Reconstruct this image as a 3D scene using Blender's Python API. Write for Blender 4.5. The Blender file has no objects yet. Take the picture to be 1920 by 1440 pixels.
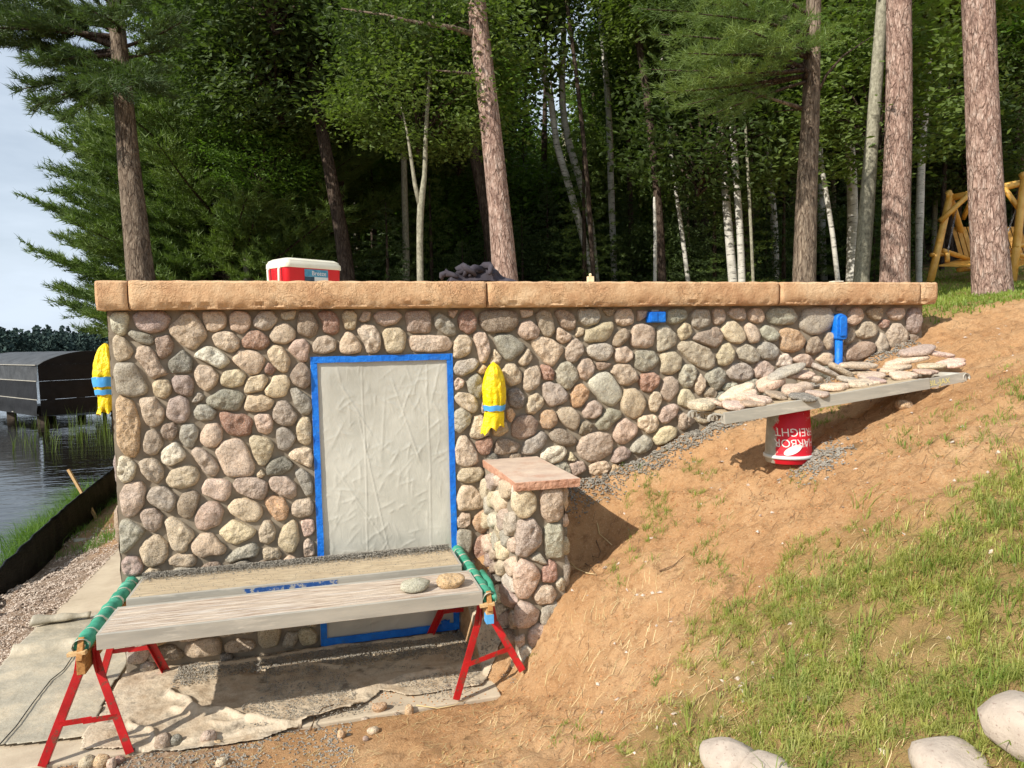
import bpy, math, random
import numpy as np
from mathutils import Matrix, Vector, noise as mn
random.seed(7); RNG=np.random.default_rng(7)
SC=bpy.context.scene; COL=SC.collection
rad=math.radians
# ---------------------------------------------------------------- camera
FPX=1331.; CX=960.; CY=720.
CAM=np.array([0.,-5.15,2.18])
def _basis(p=3.5,r=1.15,y=15.):
    p,r,y=rad(p),rad(r),rad(y)
    f=np.array([math.sin(y)*math.cos(p),math.cos(y)*math.cos(p),-math.sin(p)])
    r0=np.array([math.cos(y),-math.sin(y),0.]); u0=np.cross(r0,f)
    return r0*math.cos(r)-u0*math.sin(r), u0*math.cos(r)+r0*math.sin(r), f
RV,UV,FV=_basis()
cam=bpy.data.cameras.new('camera'); camo=bpy.data.objects.new('camera',cam); COL.objects.link(camo)
camo.matrix_world=Matrix(((RV[0],UV[0],-FV[0],CAM[0]),(RV[1],UV[1],-FV[1],CAM[1]),(RV[2],UV[2],-FV[2],CAM[2]),(0,0,0,1)))
cam.sensor_width=36; cam.lens=FPX/1920*36; cam.clip_start=.05; cam.clip_end=6000
SC.camera=camo
# ---------------------------------------------------------------- light
SUN_TRAVEL=Vector((1.2,.62,-1.)).normalized()
sl=bpy.data.lights.new('sun','SUN'); sl.energy=5.0; sl.angle=rad(.55); sl.color=(1.,.94,.85)
so=bpy.data.objects.new('sun',sl); COL.objects.link(so)
so.rotation_euler=SUN_TRAVEL.to_track_quat('-Z','Y').to_euler()
W=bpy.data.worlds.new('World'); SC.world=W; W.use_nodes=True
nt=W.node_tree; nt.nodes.clear(); N=nt.nodes.new; Lk=nt.links.new
wo=N('ShaderNodeOutputWorld'); bg=N('ShaderNodeBackground'); sky=N('ShaderNodeTexSky')
sky.sky_type='NISHITA'; sky.sun_disc=False; sky.sun_elevation=rad(36.5); sky.sun_rotation=math.atan2(-1.2,-.62)
sky.air_density=1.0; sky.dust_density=1.5; sky.ozone_density=1.2
tc=N('ShaderNodeTexCoord'); mp=N('ShaderNodeMapping'); mp.inputs['Scale'].default_value=(1.6,1.6,5.5)
cn=N('ShaderNodeTexNoise'); cn.inputs['Scale'].default_value=1.7; cn.inputs['Detail'].default_value=8; cn.inputs['Roughness'].default_value=.55
cr=N('ShaderNodeValToRGB'); cr.color_ramp.elements[0].position=.40; cr.color_ramp.elements[1].position=.70
cr.color_ramp.elements[0].color=(.55,.55,.55,1); cr.color_ramp.elements[1].color=(1,1,1,1)
mx=N('ShaderNodeMixRGB'); mx.inputs[2].default_value=(7.6,8.7,10.0,1)
Lk(tc.outputs['Generated'],mp.inputs[0]); Lk(mp.outputs[0],cn.inputs['Vector']); Lk(cn.outputs[0],cr.inputs[0])
Lk(cr.outputs[0],mx.inputs[0]); Lk(sky.outputs[0],mx.inputs[1]); Lk(mx.outputs[0],bg.inputs[0])
bg.inputs[1].default_value=.088; Lk(bg.outputs[0],wo.inputs[0])
SC.view_settings.view_transform='Standard'; SC.view_settings.look='None'; SC.view_settings.gamma=1
SC.view_settings.exposure=0.22; SC.view_settings.use_curve_mapping=False
SC.cycles.use_denoising=True
SC.cycles.max_bounces=6; SC.cycles.transparent_max_bounces=4
# ---------------------------------------------------------------- pixel helpers (points of the place seen at a pixel)
def ray(px,py): return FV+RV*((px-CX)/FPX)-UV*((py-CY)/FPX)
def atY(px,py,Y=0.):
    d=ray(px,py); return CAM+d*((Y-CAM[1])/d[1])
def atX(px,py,X=0.):
    d=ray(px,py); return CAM+d*((X-CAM[0])/d[0])
def atZ(px,py,Z=0.):
    d=ray(px,py); return CAM+d*((Z-CAM[2])/d[2])
def atD(px,py,D): return CAM+ray(px,py)*D
def projv(P):
    v=np.asarray(P,float)-CAM; z=v@FV; z=np.where(z<.05,.05,z)
    return CX+FPX*(v@RV)/z, CY-FPX*(v@UV)/z
# ---------------------------------------------------------------- numpy noise
_LAT=np.random.default_rng(3).random((256,256))
def vnoise(x,y):
    x=np.asarray(x,float); y=np.asarray(y,float)
    xi=np.floor(x).astype(int); yi=np.floor(y).astype(int); fx=x-xi; fy=y-yi
    fx=fx*fx*(3-2*fx); fy=fy*fy*(3-2*fy)
    a=_LAT[xi%256,yi%256]; b=_LAT[(xi+1)%256,yi%256]; c=_LAT[xi%256,(yi+1)%256]; d=_LAT[(xi+1)%256,(yi+1)%256]
    return (a+(b-a)*fx)+((c+(d-c)*fx)-(a+(b-a)*fx))*fy
def fbm(x,y,o=4):
    s=0;a=.5;t=0
    for i in range(o): s=s+a*vnoise(x*2**i+17*i,y*2**i+31*i); t+=a; a*=.5
    return s/t-.5
def sm(a,b,x):
    t=np.clip((x-a)/(b-a),0,1); return t*t*(3-2*t)
# ---------------------------------------------------------------- materials
def lin(r,g=None,b=None):
    if g is None: r,g,b=r
    f=lambda c:(c/255/12.92) if c/255<=.04045 else ((c/255+.055)/1.055)**2.4
    return (f(r),f(g),f(b),1)
class NT:
    def __init__(s,name):
        s.m=bpy.data.materials.new(name); s.m.use_nodes=True; s.t=s.m.node_tree; s.t.nodes.clear()
        s.out=s.n('ShaderNodeOutputMaterial'); s.tc=s.n('ShaderNodeTexCoord')
    def n(s,k,**kw):
        x=s.t.nodes.new(k)
        for a,b in kw.items(): setattr(x,a,b)
        return x
    def l(s,a,b): s.t.links.new(a,b)
    def coord(s,scale=(1,1,1),src='Object'):
        m=s.n('ShaderNodeMapping'); m.inputs['Scale'].default_value=scale; s.l(s.tc.outputs[src],m.inputs[0]); return m.outputs[0]
    def noise(s,v,scale,detail=5,rough=.6,dist=0,dim='3D',w=None):
        x=s.n('ShaderNodeTexNoise'); x.noise_dimensions=dim; x.inputs['Scale'].default_value=scale; x.inputs['Detail'].default_value=detail
        x.inputs['Roughness'].default_value=rough; x.inputs['Distortion'].default_value=dist; s.l(v,x.inputs['Vector'])
        if w is not None: s.l(w,x.inputs['W'])
        return x.outputs[0]
    def voro(s,v,scale,feature='F1',out=0,rnd=1.):
        x=s.n('ShaderNodeTexVoronoi'); x.feature=feature; x.inputs['Scale'].default_value=scale; x.inputs['Randomness'].default_value=rnd; s.l(v,x.inputs['Vector']); return x.outputs[out]
    def ramp(s,f,stops):
        r=s.n('ShaderNodeValToRGB'); e=r.color_ramp.elements
        while len(e)<len(stops): e.new(.5)
        for i,(p,c) in enumerate(stops):
            e[i].position=p; e[i].color=c if not isinstance(c,(int,float)) else (c,c,c,1)
        s.l(f,r.inputs[0]); return r.outputs[0]
    def mix(s,f,a,b,mode='MIX'):
        x=s.n('ShaderNodeMixRGB',blend_type=mode)
        for i,v in ((0,f),(1,a),(2,b)):
            if isinstance(v,(int,float)): x.inputs[i].default_value=v if i==0 else (v,v,v,1)
            elif isinstance(v,tuple): x.inputs[i].default_value=v
            else: s.l(v,x.inputs[i])
        return x.outputs[0]
    def math(s,op,a,b=0.):
        x=s.n('ShaderNodeMath',operation=op)
        for i,v in enumerate((a,b)):
            if isinstance(v,(int,float)): x.inputs[i].default_value=v
            else: s.l(v,x.inputs[i])
        return x.outputs[0]
    def bump(s,h,strength=.3,dist=.01,prev=None):
        b=s.n('ShaderNodeBump'); b.inputs['Strength'].default_value=strength; b.inputs['Distance'].default_value=dist; s.l(h,b.inputs['Height'])
        if prev is not None: s.l(prev,b.inputs['Normal'])
        return b.outputs[0]
    def bsdf(s,col,rough=.8,nrm=None,spec=.3,**kw):
        p=s.n('ShaderNodeBsdfPrincipled')
        if isinstance(col,tuple): p.inputs['Base Color'].default_value=col
        else: s.l(col,p.inputs['Base Color'])
        if isinstance(rough,(int,float)): p.inputs['Roughness'].default_value=rough
        else: s.l(rough,p.inputs['Roughness'])
        p.inputs['Specular IOR Level'].default_value=spec
        for k,v in kw.items(): p.inputs[k.replace('_',' ')].default_value=v
        if nrm is not None: s.l(nrm,p.inputs['Normal'])
        s.l(p.outputs[0],s.out.inputs[0]); s.p=p; return s.m
MAT={}
def simple(name,c1,c2,scale=6,rough=.7,bs=60,bump=.3,bd=.004,stretch=(1,1,1),spec=.3,c3=None,p3=(.62,.72),s3=3,**kw):
    m=NT(name); v=m.coord(stretch); n=m.noise(v,scale,6,.65); col=m.ramp(n,[(.34,c1),(.66,c2)])
    if c3 is not None:
        col=m.mix(m.ramp(m.noise(v,s3,8,.7),[(p3[0],0.),(p3[1],1.)]),col,c3)
    MAT[name]=m.bsdf(col,rough,m.bump(m.noise(v,bs,5,.6),bump,bd),spec,**kw); return MAT[name]
# granite / field stone, coloured by the object's own colour
def mk_stone(name='fieldstone',grain=1.):
    m=NT(name); oi=m.n('ShaderNodeObjectInfo'); v=m.coord()
    w=m.math('MULTIPLY',oi.outputs['Random'],40.)
    big=m.noise(v,9,4,.6,.4,'4D',w); med=m.noise(v,38,4,.7,0,'4D',w); fine=m.noise(v,150*grain,2,.6,0,'4D',w)
    sp=m.voro(v,240*grain,'F1',1)
    spv=m.n('ShaderNodeSeparateColor'); m.l(sp,spv.inputs[0])
    c=m.mix(m.ramp(big,[(.3,0.),(.7,1.)]),oi.outputs['Color'],m.mix(1.,oi.outputs['Color'],(1.12,1.08,1.0,1),'MULTIPLY'))
    c=m.mix(m.ramp(med,[(.42,0.),(.62,.55)]),c,m.mix(1.,c,(.62,.60,.60,1),'MULTIPLY'))
    c=m.mix(m.ramp(fine,[(.54,0.),(.60,.75)]),c,m.mix(1.,c,(.42,.40,.39,1),'MULTIPLY')); c=m.mix(m.ramp(m.noise(v,85,3,.6,0,'4D',w),[(.57,0.),(.64,.55)]),c,m.mix(1.,c,(1.45,1.42,1.36,1),'MULTIPLY'))
    c=m.mix(m.ramp(spv.outputs[0],[(.80,0.),(.9,.55)]),c,m.mix(.6,c,(.72,.66,.58,1)))
    # mortar haze on some stones
    c=m.mix(m.ramp(m.noise(v,5,6,.7,0,'4D',w),[(.56,0.),(.72,.45)]),c,(.40,.37,.31,1))
    b=m.bump(m.noise(v,22,6,.7,0,'4D',w),.8,.024); b=m.bump(fine,.8,.005,b)
    wv=m.n('ShaderNodeVectorMath',operation='ADD'); nz=m.n('ShaderNodeTexNoise'); nz.inputs['Scale'].default_value=30; m.l(v,nz.inputs['Vector']); s2=m.n('ShaderNodeVectorMath',operation='SCALE'); s2.inputs['Scale'].default_value=.04; m.l(nz.outputs['Color'],s2.inputs[0]); m.l(v,wv.inputs[0]); m.l(s2.outputs[0],wv.inputs[1])
    fa=m.mix(m.ramp(oi.outputs['Random'],[(.45,0.),(.6,1.)]),0.5,m.voro(wv.outputs[0],16)); b=m.bump(fa,.55,.03,b)
    MAT[name]=m.bsdf(c,.82,b,.35); return MAT[name]
mk_stone()
m=NT('mortar'); v=m.coord(); c=m.ramp(m.noise(v,7,6,.7),[(.35,lin(128,118,103)),(.65,lin(154,143,126))]); MAT['mortar']=m.bsdf(c,.95,m.bump(m.noise(v,120,4,.7),.5,.005),.1)
m=NT('stamped_concrete'); v=m.coord(); n=m.noise(v,5,6,.7)
c=m.ramp(n,[(.3,lin(194,148,108)),(.5,lin(212,172,130)),(.7,lin(228,196,156))])
wv=m.n('ShaderNodeVectorMath',operation='ADD'); nn=m.n('ShaderNodeTexNoise'); nn.inputs['Scale'].default_value=9; nn.inputs['Detail'].default_value=4; m.l(v,nn.inputs['Vector'])
sc=m.n('ShaderNodeVectorMath',operation='SCALE'); sc.inputs['Scale'].default_value=.22; m.l(nn.outputs['Color'],sc.inputs[0]); m.l(v,wv.inputs[0]); m.l(sc.outputs[0],wv.inputs[1])
ed=m.ramp(m.voro(wv.outputs[0],9,'DISTANCE_TO_EDGE'),[(0.,1.),(.035,.0)])
msk=m.ramp(m.noise(v,4,3,.5),[(.42,0.),(.55,1.)]); ed=m.mix(1.,ed,msk,'MULTIPLY')
c=m.mix(m.ramp(m.noise(v,70,4,.7),[(.60,0.),(.70,.8)]),c,lin(150,104,70))
c=m.mix(m.ramp(m.noise(v,2.6,8,.75),[(.64,0.),(.7,.75)]),c,lin(120,98,74))
rd=m.ramp(m.noise(v,5.5,3,.55,1.5),[(.478,0.),(.5,1.),(.522,0.)]); rd2=m.ramp(m.noise(v,8.5,3,.55,2.),[(.485,0.),(.5,1.),(.515,0.)])
rd=m.mix(1.,m.mix(1.,rd,rd2,'ADD'),m.ramp(m.noise(v,2.2,2,.5),[(.45,0.),(.58,1.)]),'MULTIPLY')
b=m.bump(m.noise(v,12,7,.7),.75,.026); b=m.bump(rd,.9,.005,b); b=m.bump(m.noise(v,80,5,.7),.9,.007,b); c=m.mix(rd,c,m.mix(1.,c,(1.12,1.1,1.08,1),'MULTIPLY'))
MAT['coping']=m.bsdf(c,.72,b,.35)
simple('sandstone',lin(186,164,146),lin(208,188,166),7,.85,50,.5,.006,(1,1,3),c3=lin(186,150,128),p3=(.48,.7),s3=5)
simple('sandstone_edge',lin(176,128,104),lin(206,160,132),9,.85,40,.9,.02)
simple('concrete_slab',lin(176,160,138),lin(200,186,162),4,.9,90,.4,.004,c3=lin(150,134,112),p3=(.55,.75),s3=2)
simple('plywood_top',lin(150,124,104),lin(226,210,188),7,.85,60,.8,.006,(.7,12,12),c3=lin(220,214,204),p3=(.5,.7),s3=4)
simple('plywood_dusty',lin(160,140,112),lin(208,190,158),7,.88,60,.6,.006,(1,12,12),c3=lin(160,146,126),p3=(.5,.7),s3=4)
simple('aluminium',lin(160,156,145),lin(184,178,164),5,.55,40,.3,.002,(.4,3,3),.5,c3=lin(204,197,182),p3=(.54,.7),s3=7,Metallic=.1)
simple('blue_paint',lin(30,70,130),lin(54,104,170),30,.5,40,.3,.002,(1,1,1),.5,c3=lin(170,166,156),p3=(.5,.56),s3=30)
simple('red_paint',lin(160,16,20),lin(192,26,30),8,.45,50,.3,.003,(1,1,1),.5,c3=lin(112,66,50),p3=(.55,.62),s3=14)
simple('foam_green',lin(44,128,100),lin(84,166,138),9,.75,30,.4,.006,spec=.25,c3=lin(150,190,166),p3=(.58,.72),s3=9)
simple('clear_tape',lin(160,160,140),lin(196,196,176),14,.3,30,.3,.003,spec=.6)
simple('raw_lumber',lin(190,150,100),lin(214,182,134),7,.8,50,.4,.004,(8,1,8))
simple('old_lumber',lin(150,104,56),lin(190,140,84),7,.8,50,.4,.004,(8,1,8))
simple('blue_tape',lin(10,98,200),lin(26,126,226),9,.45,30,.8,.012,spec=.4,c3=lin(60,110,170),p3=(.58,.7),s3=8)
simple('blue_tape_light',lin(64,152,222),lin(96,178,236),7,.5,30,.5,.006,spec=.4)
simple('yellow_plastic',lin(240,196,0),lin(255,226,10),9,.34,26,.9,.02,spec=.5,c3=lin(214,160,10),p3=(.56,.66),s3=12)  # darker orange patches put crease shading into the colour
simple('grey_dropsheet',lin(150,142,124),lin(176,168,148),2.5,.5,9,.6,.02,c3=lin(196,182,156),p3=(.45,.65),s3=3,spec=.5)
simple('tan_dropsheet',lin(170,150,124),lin(212,198,174),6,.6,18,.9,.016,c3=lin(124,112,96),p3=(.52,.66),s3=6,spec=.45)
simple('black_fabric',lin(16,16,17),lin(34,34,36),6,.5,18,.6,.02,spec=.5)
simple('silt_black',lin(3,3,4),lin(8,8,9),6,.55,14,.8,.03,(1,1,3),spec=.25)
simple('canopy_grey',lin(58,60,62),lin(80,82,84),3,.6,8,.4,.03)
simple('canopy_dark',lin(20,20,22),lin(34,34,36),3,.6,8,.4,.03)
simple('dock_wood',lin(60,52,44),lin(92,80,68),6,.8,30,.4,.01)
simple('cloth_grey',lin(58,54,60),lin(78,74,80),8,.95,200,.5,.002,spec=.1)
simple('cooler_red',lin(196,12,26),lin(214,18,34),3,.35,90,.1,.001,spec=.5)
simple('cooler_white',lin(224,218,196),lin(240,236,218),4,.4,60,.15,.002,spec=.5)
simple('label_white',lin(200,206,204),lin(220,224,220),20,.4,60,.1,.001)
simple('label_blue',lin(60,128,160),lin(96,160,186),20,.4,60,.1,.001)
simple('label_dark',lin(40,60,76),lin(60,84,100),30,.4,60,.1,.001)
simple('swing_log',lin(222,158,56),lin(242,192,100),5,.45,30,.3,.006,spec=.5,c3=lin(170,98,36),p3=(.6,.75),s3=4)
simple('chain',lin(120,120,124),lin(160,160,164),30,.4,30,.1,.001,Metallic=.8)
simple('pink_granite',lin(170,156,142),lin(194,180,164),10,.85,70,.5,.006,c3=lin(150,132,120),p3=(.58,.64),s3=60)
simple('dead_twig',lin(96,72,50),lin(140,112,84),20,.85,60,.3,.004)
simple('straw_dry',lin(190,164,110),lin(224,204,156),3,.8,60,.1,.001)
simple('pebble_light',lin(168,150,134),lin(214,200,184),30,.85,60,.3,.003,c3=lin(126,104,88),p3=(.5,.6),s3=22)
simple('pebble_grey',lin(118,112,102),lin(160,154,142),30,.9,60,.3,.003)
simple('dirt_clod',lin(168,116,72),lin(196,146,100),14,.95,60,.5,.01)
simple('tan_wood_block',lin(232,204,160),lin(246,226,190),14,.7,60,.2,.002)
simple('far_trees',lin(44,60,58),lin(66,84,76),.03,.95,1,.1,.1)  # muted blue-green: distance haze is mixed into the tree colour
simple('letter_white',lin(226,216,212),lin(240,234,228),20,.5,60,.1,.001)
simple('letter_yellow',lin(214,200,120),lin(230,218,150),60,.5,60,.1,.001)
# bucket: red with smeared grey mortar
m=NT('bucket_red'); v=m.coord(); c=m.ramp(m.noise(v,5,3),[(.3,lin(196,16,36)),(.7,lin(216,30,50))])
sx=m.n('ShaderNodeSeparateXYZ'); m.l(m.tc.outputs['Object'],sx.inputs[0])
g=m.math('ADD',m.math('ADD',m.math('MULTIPLY',sx.outputs[0],-6*float(RV[0])),m.math('MULTIPLY',sx.outputs[1],-6*float(RV[1]))),m.math('MULTIPLY',m.noise(v,9,6,.7),.9))
c=m.mix(m.ramp(m.math('MULTIPLY',g,.8),[(.86,0.),(.90,1.)]),c,m.ramp(m.noise(v,20,5),[(.3,lin(150,146,132)),(.7,lin(182,178,164))]))
c=m.mix(m.ramp(m.noise(v,11,7,.75),[(.60,0.),(.64,.9)]),c,lin(196,188,180))
MAT['bucket_red']=m.bsdf(c,.5,m.bump(m.noise(v,60,4),.3,.003),.4)
# plastic sheet on the door
m=NT('clear_plastic_sheet'); v=m.coord(); c=m.ramp(m.noise(v,2.2,4,.6),[(.3,lin(176,174,162)),(.7,lin(208,205,192))])
c=m.mix(m.ramp(m.noise(v,9,7,.7,1.2),[(.6,0.),(.72,.5)]),c,lin(206,202,190))
MAT['plastic']=m.bsdf(c,.24,m.bump(m.noise(m.coord((1.6,1,.8)),9,5,.6,2.2),.22,.01),.55)
# water
m=NT('lake_water'); v=m.coord((1,1,1)); b=m.bump(m.noise(m.coord((.6,1.6,1)),1.3,3,.5),.25,.08); b=m.bump(m.noise(m.coord((1.5,3.2,1)),2.6,3,.5),.14,.03,b)
MAT['water']=m.bsdf((.010,.009,.006,1),.04,b,.5,IOR=1.33)
# bark
def bark(name,c1,c2,c3,sc=9,st=(1,1,.22),bd=.03,plate=True,bs=.8):
    m=NT(name); v=m.coord(st); oi=m.n('ShaderNodeObjectInfo')
    n=m.noise(v,sc*2.2,6,.7); c=m.ramp(n,[(.3,c1),(.5,c2),(.72,c3)])
    nn=m.n('ShaderNodeTexNoise'); nn.inputs['Scale'].default_value=sc*1.3; nn.inputs['Detail'].default_value=5; m.l(v,nn.inputs['Vector'])
    s_=m.n('ShaderNodeVectorMath',operation='SCALE'); s_.inputs['Scale'].default_value=.10; m.l(nn.outputs['Color'],s_.inputs[0])
    a_=m.n('ShaderNodeVectorMath',operation='ADD'); m.l(v,a_.inputs[0]); m.l(s_.outputs[0],a_.inputs[1])
    e=m.ramp(m.voro(a_.outputs[0],sc*3.4,'DISTANCE_TO_EDGE'),[(0.,0.),(.22,1.)])
    e2=m.ramp(m.voro(a_.outputs[0],sc*1.5,'DISTANCE_TO_EDGE'),[(0.,0.),(.10,1.)])
    pc=m.voro(a_.outputs[0],sc*3.4,'F1',1); pv=m.n('ShaderNodeSeparateColor'); m.l(pc,pv.inputs[0])
    if plate:
        c=m.mix(m.ramp(pv.outputs[0],[(0.,0.),(1.,.45)]),c,m.mix(1.,c,(1.25,1.2,1.15,1),'MULTIPLY'))
        c=m.mix(m.math('MULTIPLY',e,1.),m.mix(1.,c,(.62,.58,.56,1),'MULTIPLY'),c); c=m.mix(e2,m.mix(1.,c,(.6,.56,.55,1),'MULTIPLY'),c)
    b=m.bump(m.noise(v,sc*3,6,.7),bs,bd)
    if plate: b=m.bump(e,.6,bd*.35,b); b=m.bump(e2,.6,bd*.6,b)
    MAT[name]=m.bsdf(c,.9,b,.15)
bark('bark_red_pine',lin(134,108,98),lin(176,150,136),lin(200,184,172),9,(1,1,.3))
bark('bark_grey_pine',lin(92,82,72),lin(136,122,106),lin(164,150,132),10,(1,1,.2))
bark('bark_dark',lin(58,48,42),lin(88,76,66),lin(112,100,88),9,(1,1,.25))
bark('bark_lichen',lin(98,94,80),lin(140,136,118),lin(176,172,150),16,(1,1,.5),.01,False,.5)
m=NT('bark_birch'); v=m.coord((1,1,1)); c=m.ramp(m.noise(v,6,4),[(.3,lin(168,164,152)),(.7,lin(214,210,200))])
c=m.mix(m.ramp(m.noise(m.coord((2,2,13)),3.2,5,.7),[(.56,0.),(.62,.9)]),c,lin(52,48,44))
MAT['bark_birch']=m.bsdf(c,.75,m.bump(m.noise(v,30,4),.3,.006),.2)
def leafmat(name,c1,c2,trans=.35,ps=.8,rough=.55):
    m=NT(name); g=m.n('ShaderNodeNewGeometry'); v=g.outputs['Position']
    c=m.ramp(m.noise(v,ps,3,.6),[(.32,c1),(.68,c2)])
    c=m.mix(m.ramp(m.noise(v,9,2,.6),[(.3,.0),(.7,.5)]),c,m.mix(1.,c,(1.35,1.25,.8,1),'MULTIPLY'))
    p=m.n('ShaderNodeBsdfPrincipled'); m.l(c,p.inputs['Base Color']); p.inputs['Roughness'].default_value=rough; p.inputs['Specular IOR Level'].default_value=.3
    t=m.n('ShaderNodeBsdfTranslucent'); m.l(m.mix(1.,c,(1.3,1.5,.6,1),'MULTIPLY'),t.inputs[0])
    x=m.n('ShaderNodeMixShader'); x.inputs[0].default_value=trans; m.l(p.outputs[0],x.inputs[1]); m.l(t.outputs[0],x.inputs[2]); m.l(x.outputs[0],m.out.inputs[0]); MAT[name]=m.m
leafmat('leaf_green',(.085,.13,.032,1),(.15,.21,.06,1))
leafmat('leaf_dark',(.055,.09,.032,1),(.10,.145,.05,1))
leafmat('leaf_bright',(.07,.14,.025,1),(.12,.21,.04,1))
leafmat('needle_pine',(.085,.14,.04,1),(.15,.215,.06,1),.25)
leafmat('needle_bright',(.07,.135,.025,1),(.13,.21,.045,1),.25)
leafmat('needle_dark',(.052,.085,.034,1),(.09,.135,.05,1),.25)
leafmat('grass_blade',(.25,.28,.07,1),(.42,.42,.15,1),.35,3.)
leafmat('grass_shore',(.09,.19,.03,1),(.17,.28,.06,1),.35,3.)
leafmat('grass_lawn',(.15,.22,.045,1),(.27,.34,.08,1),.35,1.)
# ground: dirt / lawn / gravel / forest floor by painted masks of what the ground is made of
m=NT('ground_soil'); v=m.coord(); at=m.n('ShaderNodeAttribute',attribute_name='cover'); sep=m.n('ShaderNodeSeparateColor'); m.l(at.outputs['Color'],sep.inputs[0])
d=m.ramp(m.noise(v,1.4,7,.65),[(.3,lin(178,134,92)),(.5,lin(197,154,110)),(.7,lin(210,172,130))])
d=m.mix(m.ramp(m.noise(v,14,6,.75),[(.5,0.),(.68,.7)]),d,lin(146,104,68))
d=m.mix(m.ramp(m.noise(v,70,4,.7),[(.56,0.),(.66,.6)]),d,lin(214,184,146))
d=m.mix(m.ramp(m.noise(m.coord((1,1,1)),4.5,9,.8),[(.58,0.),(.64,.8)]),d,lin(140,112,78))
gr=m.ramp(m.noise(v,7,8,.8),[(.35,lin(124,112,62)),(.5,lin(152,132,84)),(.65,lin(178,146,102))])
fo=m.ramp(m.noise(v,2,7,.7),[(.35,lin(60,48,34)),(.65,lin(92,74,50))])
gv=m.ramp(m.noise(v,46,5,.7),[(.35,lin(120,98,80)),(.5,lin(160,138,118)),(.68,lin(196,182,166))])
c=m.mix(sep.outputs[0],d,gr); c=m.mix(sep.outputs[1],c,gv); c=m.mix(sep.outputs[2],c,fo)
b=m.bump(m.noise(v,18,8,.75),.9,.04); b=m.bump(m.noise(v,90,4,.7),.8,.009,b)
MAT['ground']=m.bsdf(c,.95,b,.1)
simple('forest_hill',lin(40,52,34),lin(60,70,44),.1,.95,1,.1,.1)
MAT['tree_shade_wood']=MAT['bark_dark']
# ---------------------------------------------------------------- mesh helpers
def mesh_np(name,V,F,smooth=False):
    V=np.ascontiguousarray(V,dtype=np.float32); F=np.ascontiguousarray(F,dtype=np.int32); k=F.shape[1]
    me=bpy.data.meshes.new(name); me.vertices.add(len(V)); me.vertices.foreach_set('co',V.ravel())
    me.loops.add(F.size); me.loops.foreach_set('vertex_index',F.ravel())
    me.polygons.add(len(F)); me.polygons.foreach_set('loop_start',np.arange(0,F.size,k,dtype=np.int32))
    me.polygons.foreach_set('loop_total',np.full(len(F),k,dtype=np.int32))
    me.polygons.foreach_set('use_smooth',np.full(len(F),smooth)); me.update(calc_edges=True); me.validate(); return me
def mesh_py(name,V,F,smooth=False):
    me=bpy.data.meshes.new(name); me.from_pydata([tuple(map(float,v)) for v in V],[],F)
    me.polygons.foreach_set('use_smooth',[smooth]*len(F)); me.update(); return me
def link(name,me,mat=None,parent=None,loc=(0,0,0),rot=None,scale=None,label=None,cat=None,group=None,kind=None,color=None):
    o=bpy.data.objects.new(name,me); COL.objects.link(o)
    if mat is not None and me is not None and not me.materials: me.materials.append(MAT[mat])
    if parent is not None: o.parent=parent
    o.location=tuple(map(float,loc))
    if rot is not None: o.rotation_euler=rot
    if scale is not None: o.scale=(scale,)*3 if isinstance(scale,(int,float)) else scale
    if label: o['label']=label
    if cat: o['category']=cat
    if group: o['group']=group
    if kind: o['kind']=kind
    if color is not None: o.color=color
    return o
def empty(name,loc,label,cat,group=None,rot=None):
    return link(name,None,loc=loc,rot=rot,label=label,cat=cat,group=group)
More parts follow.
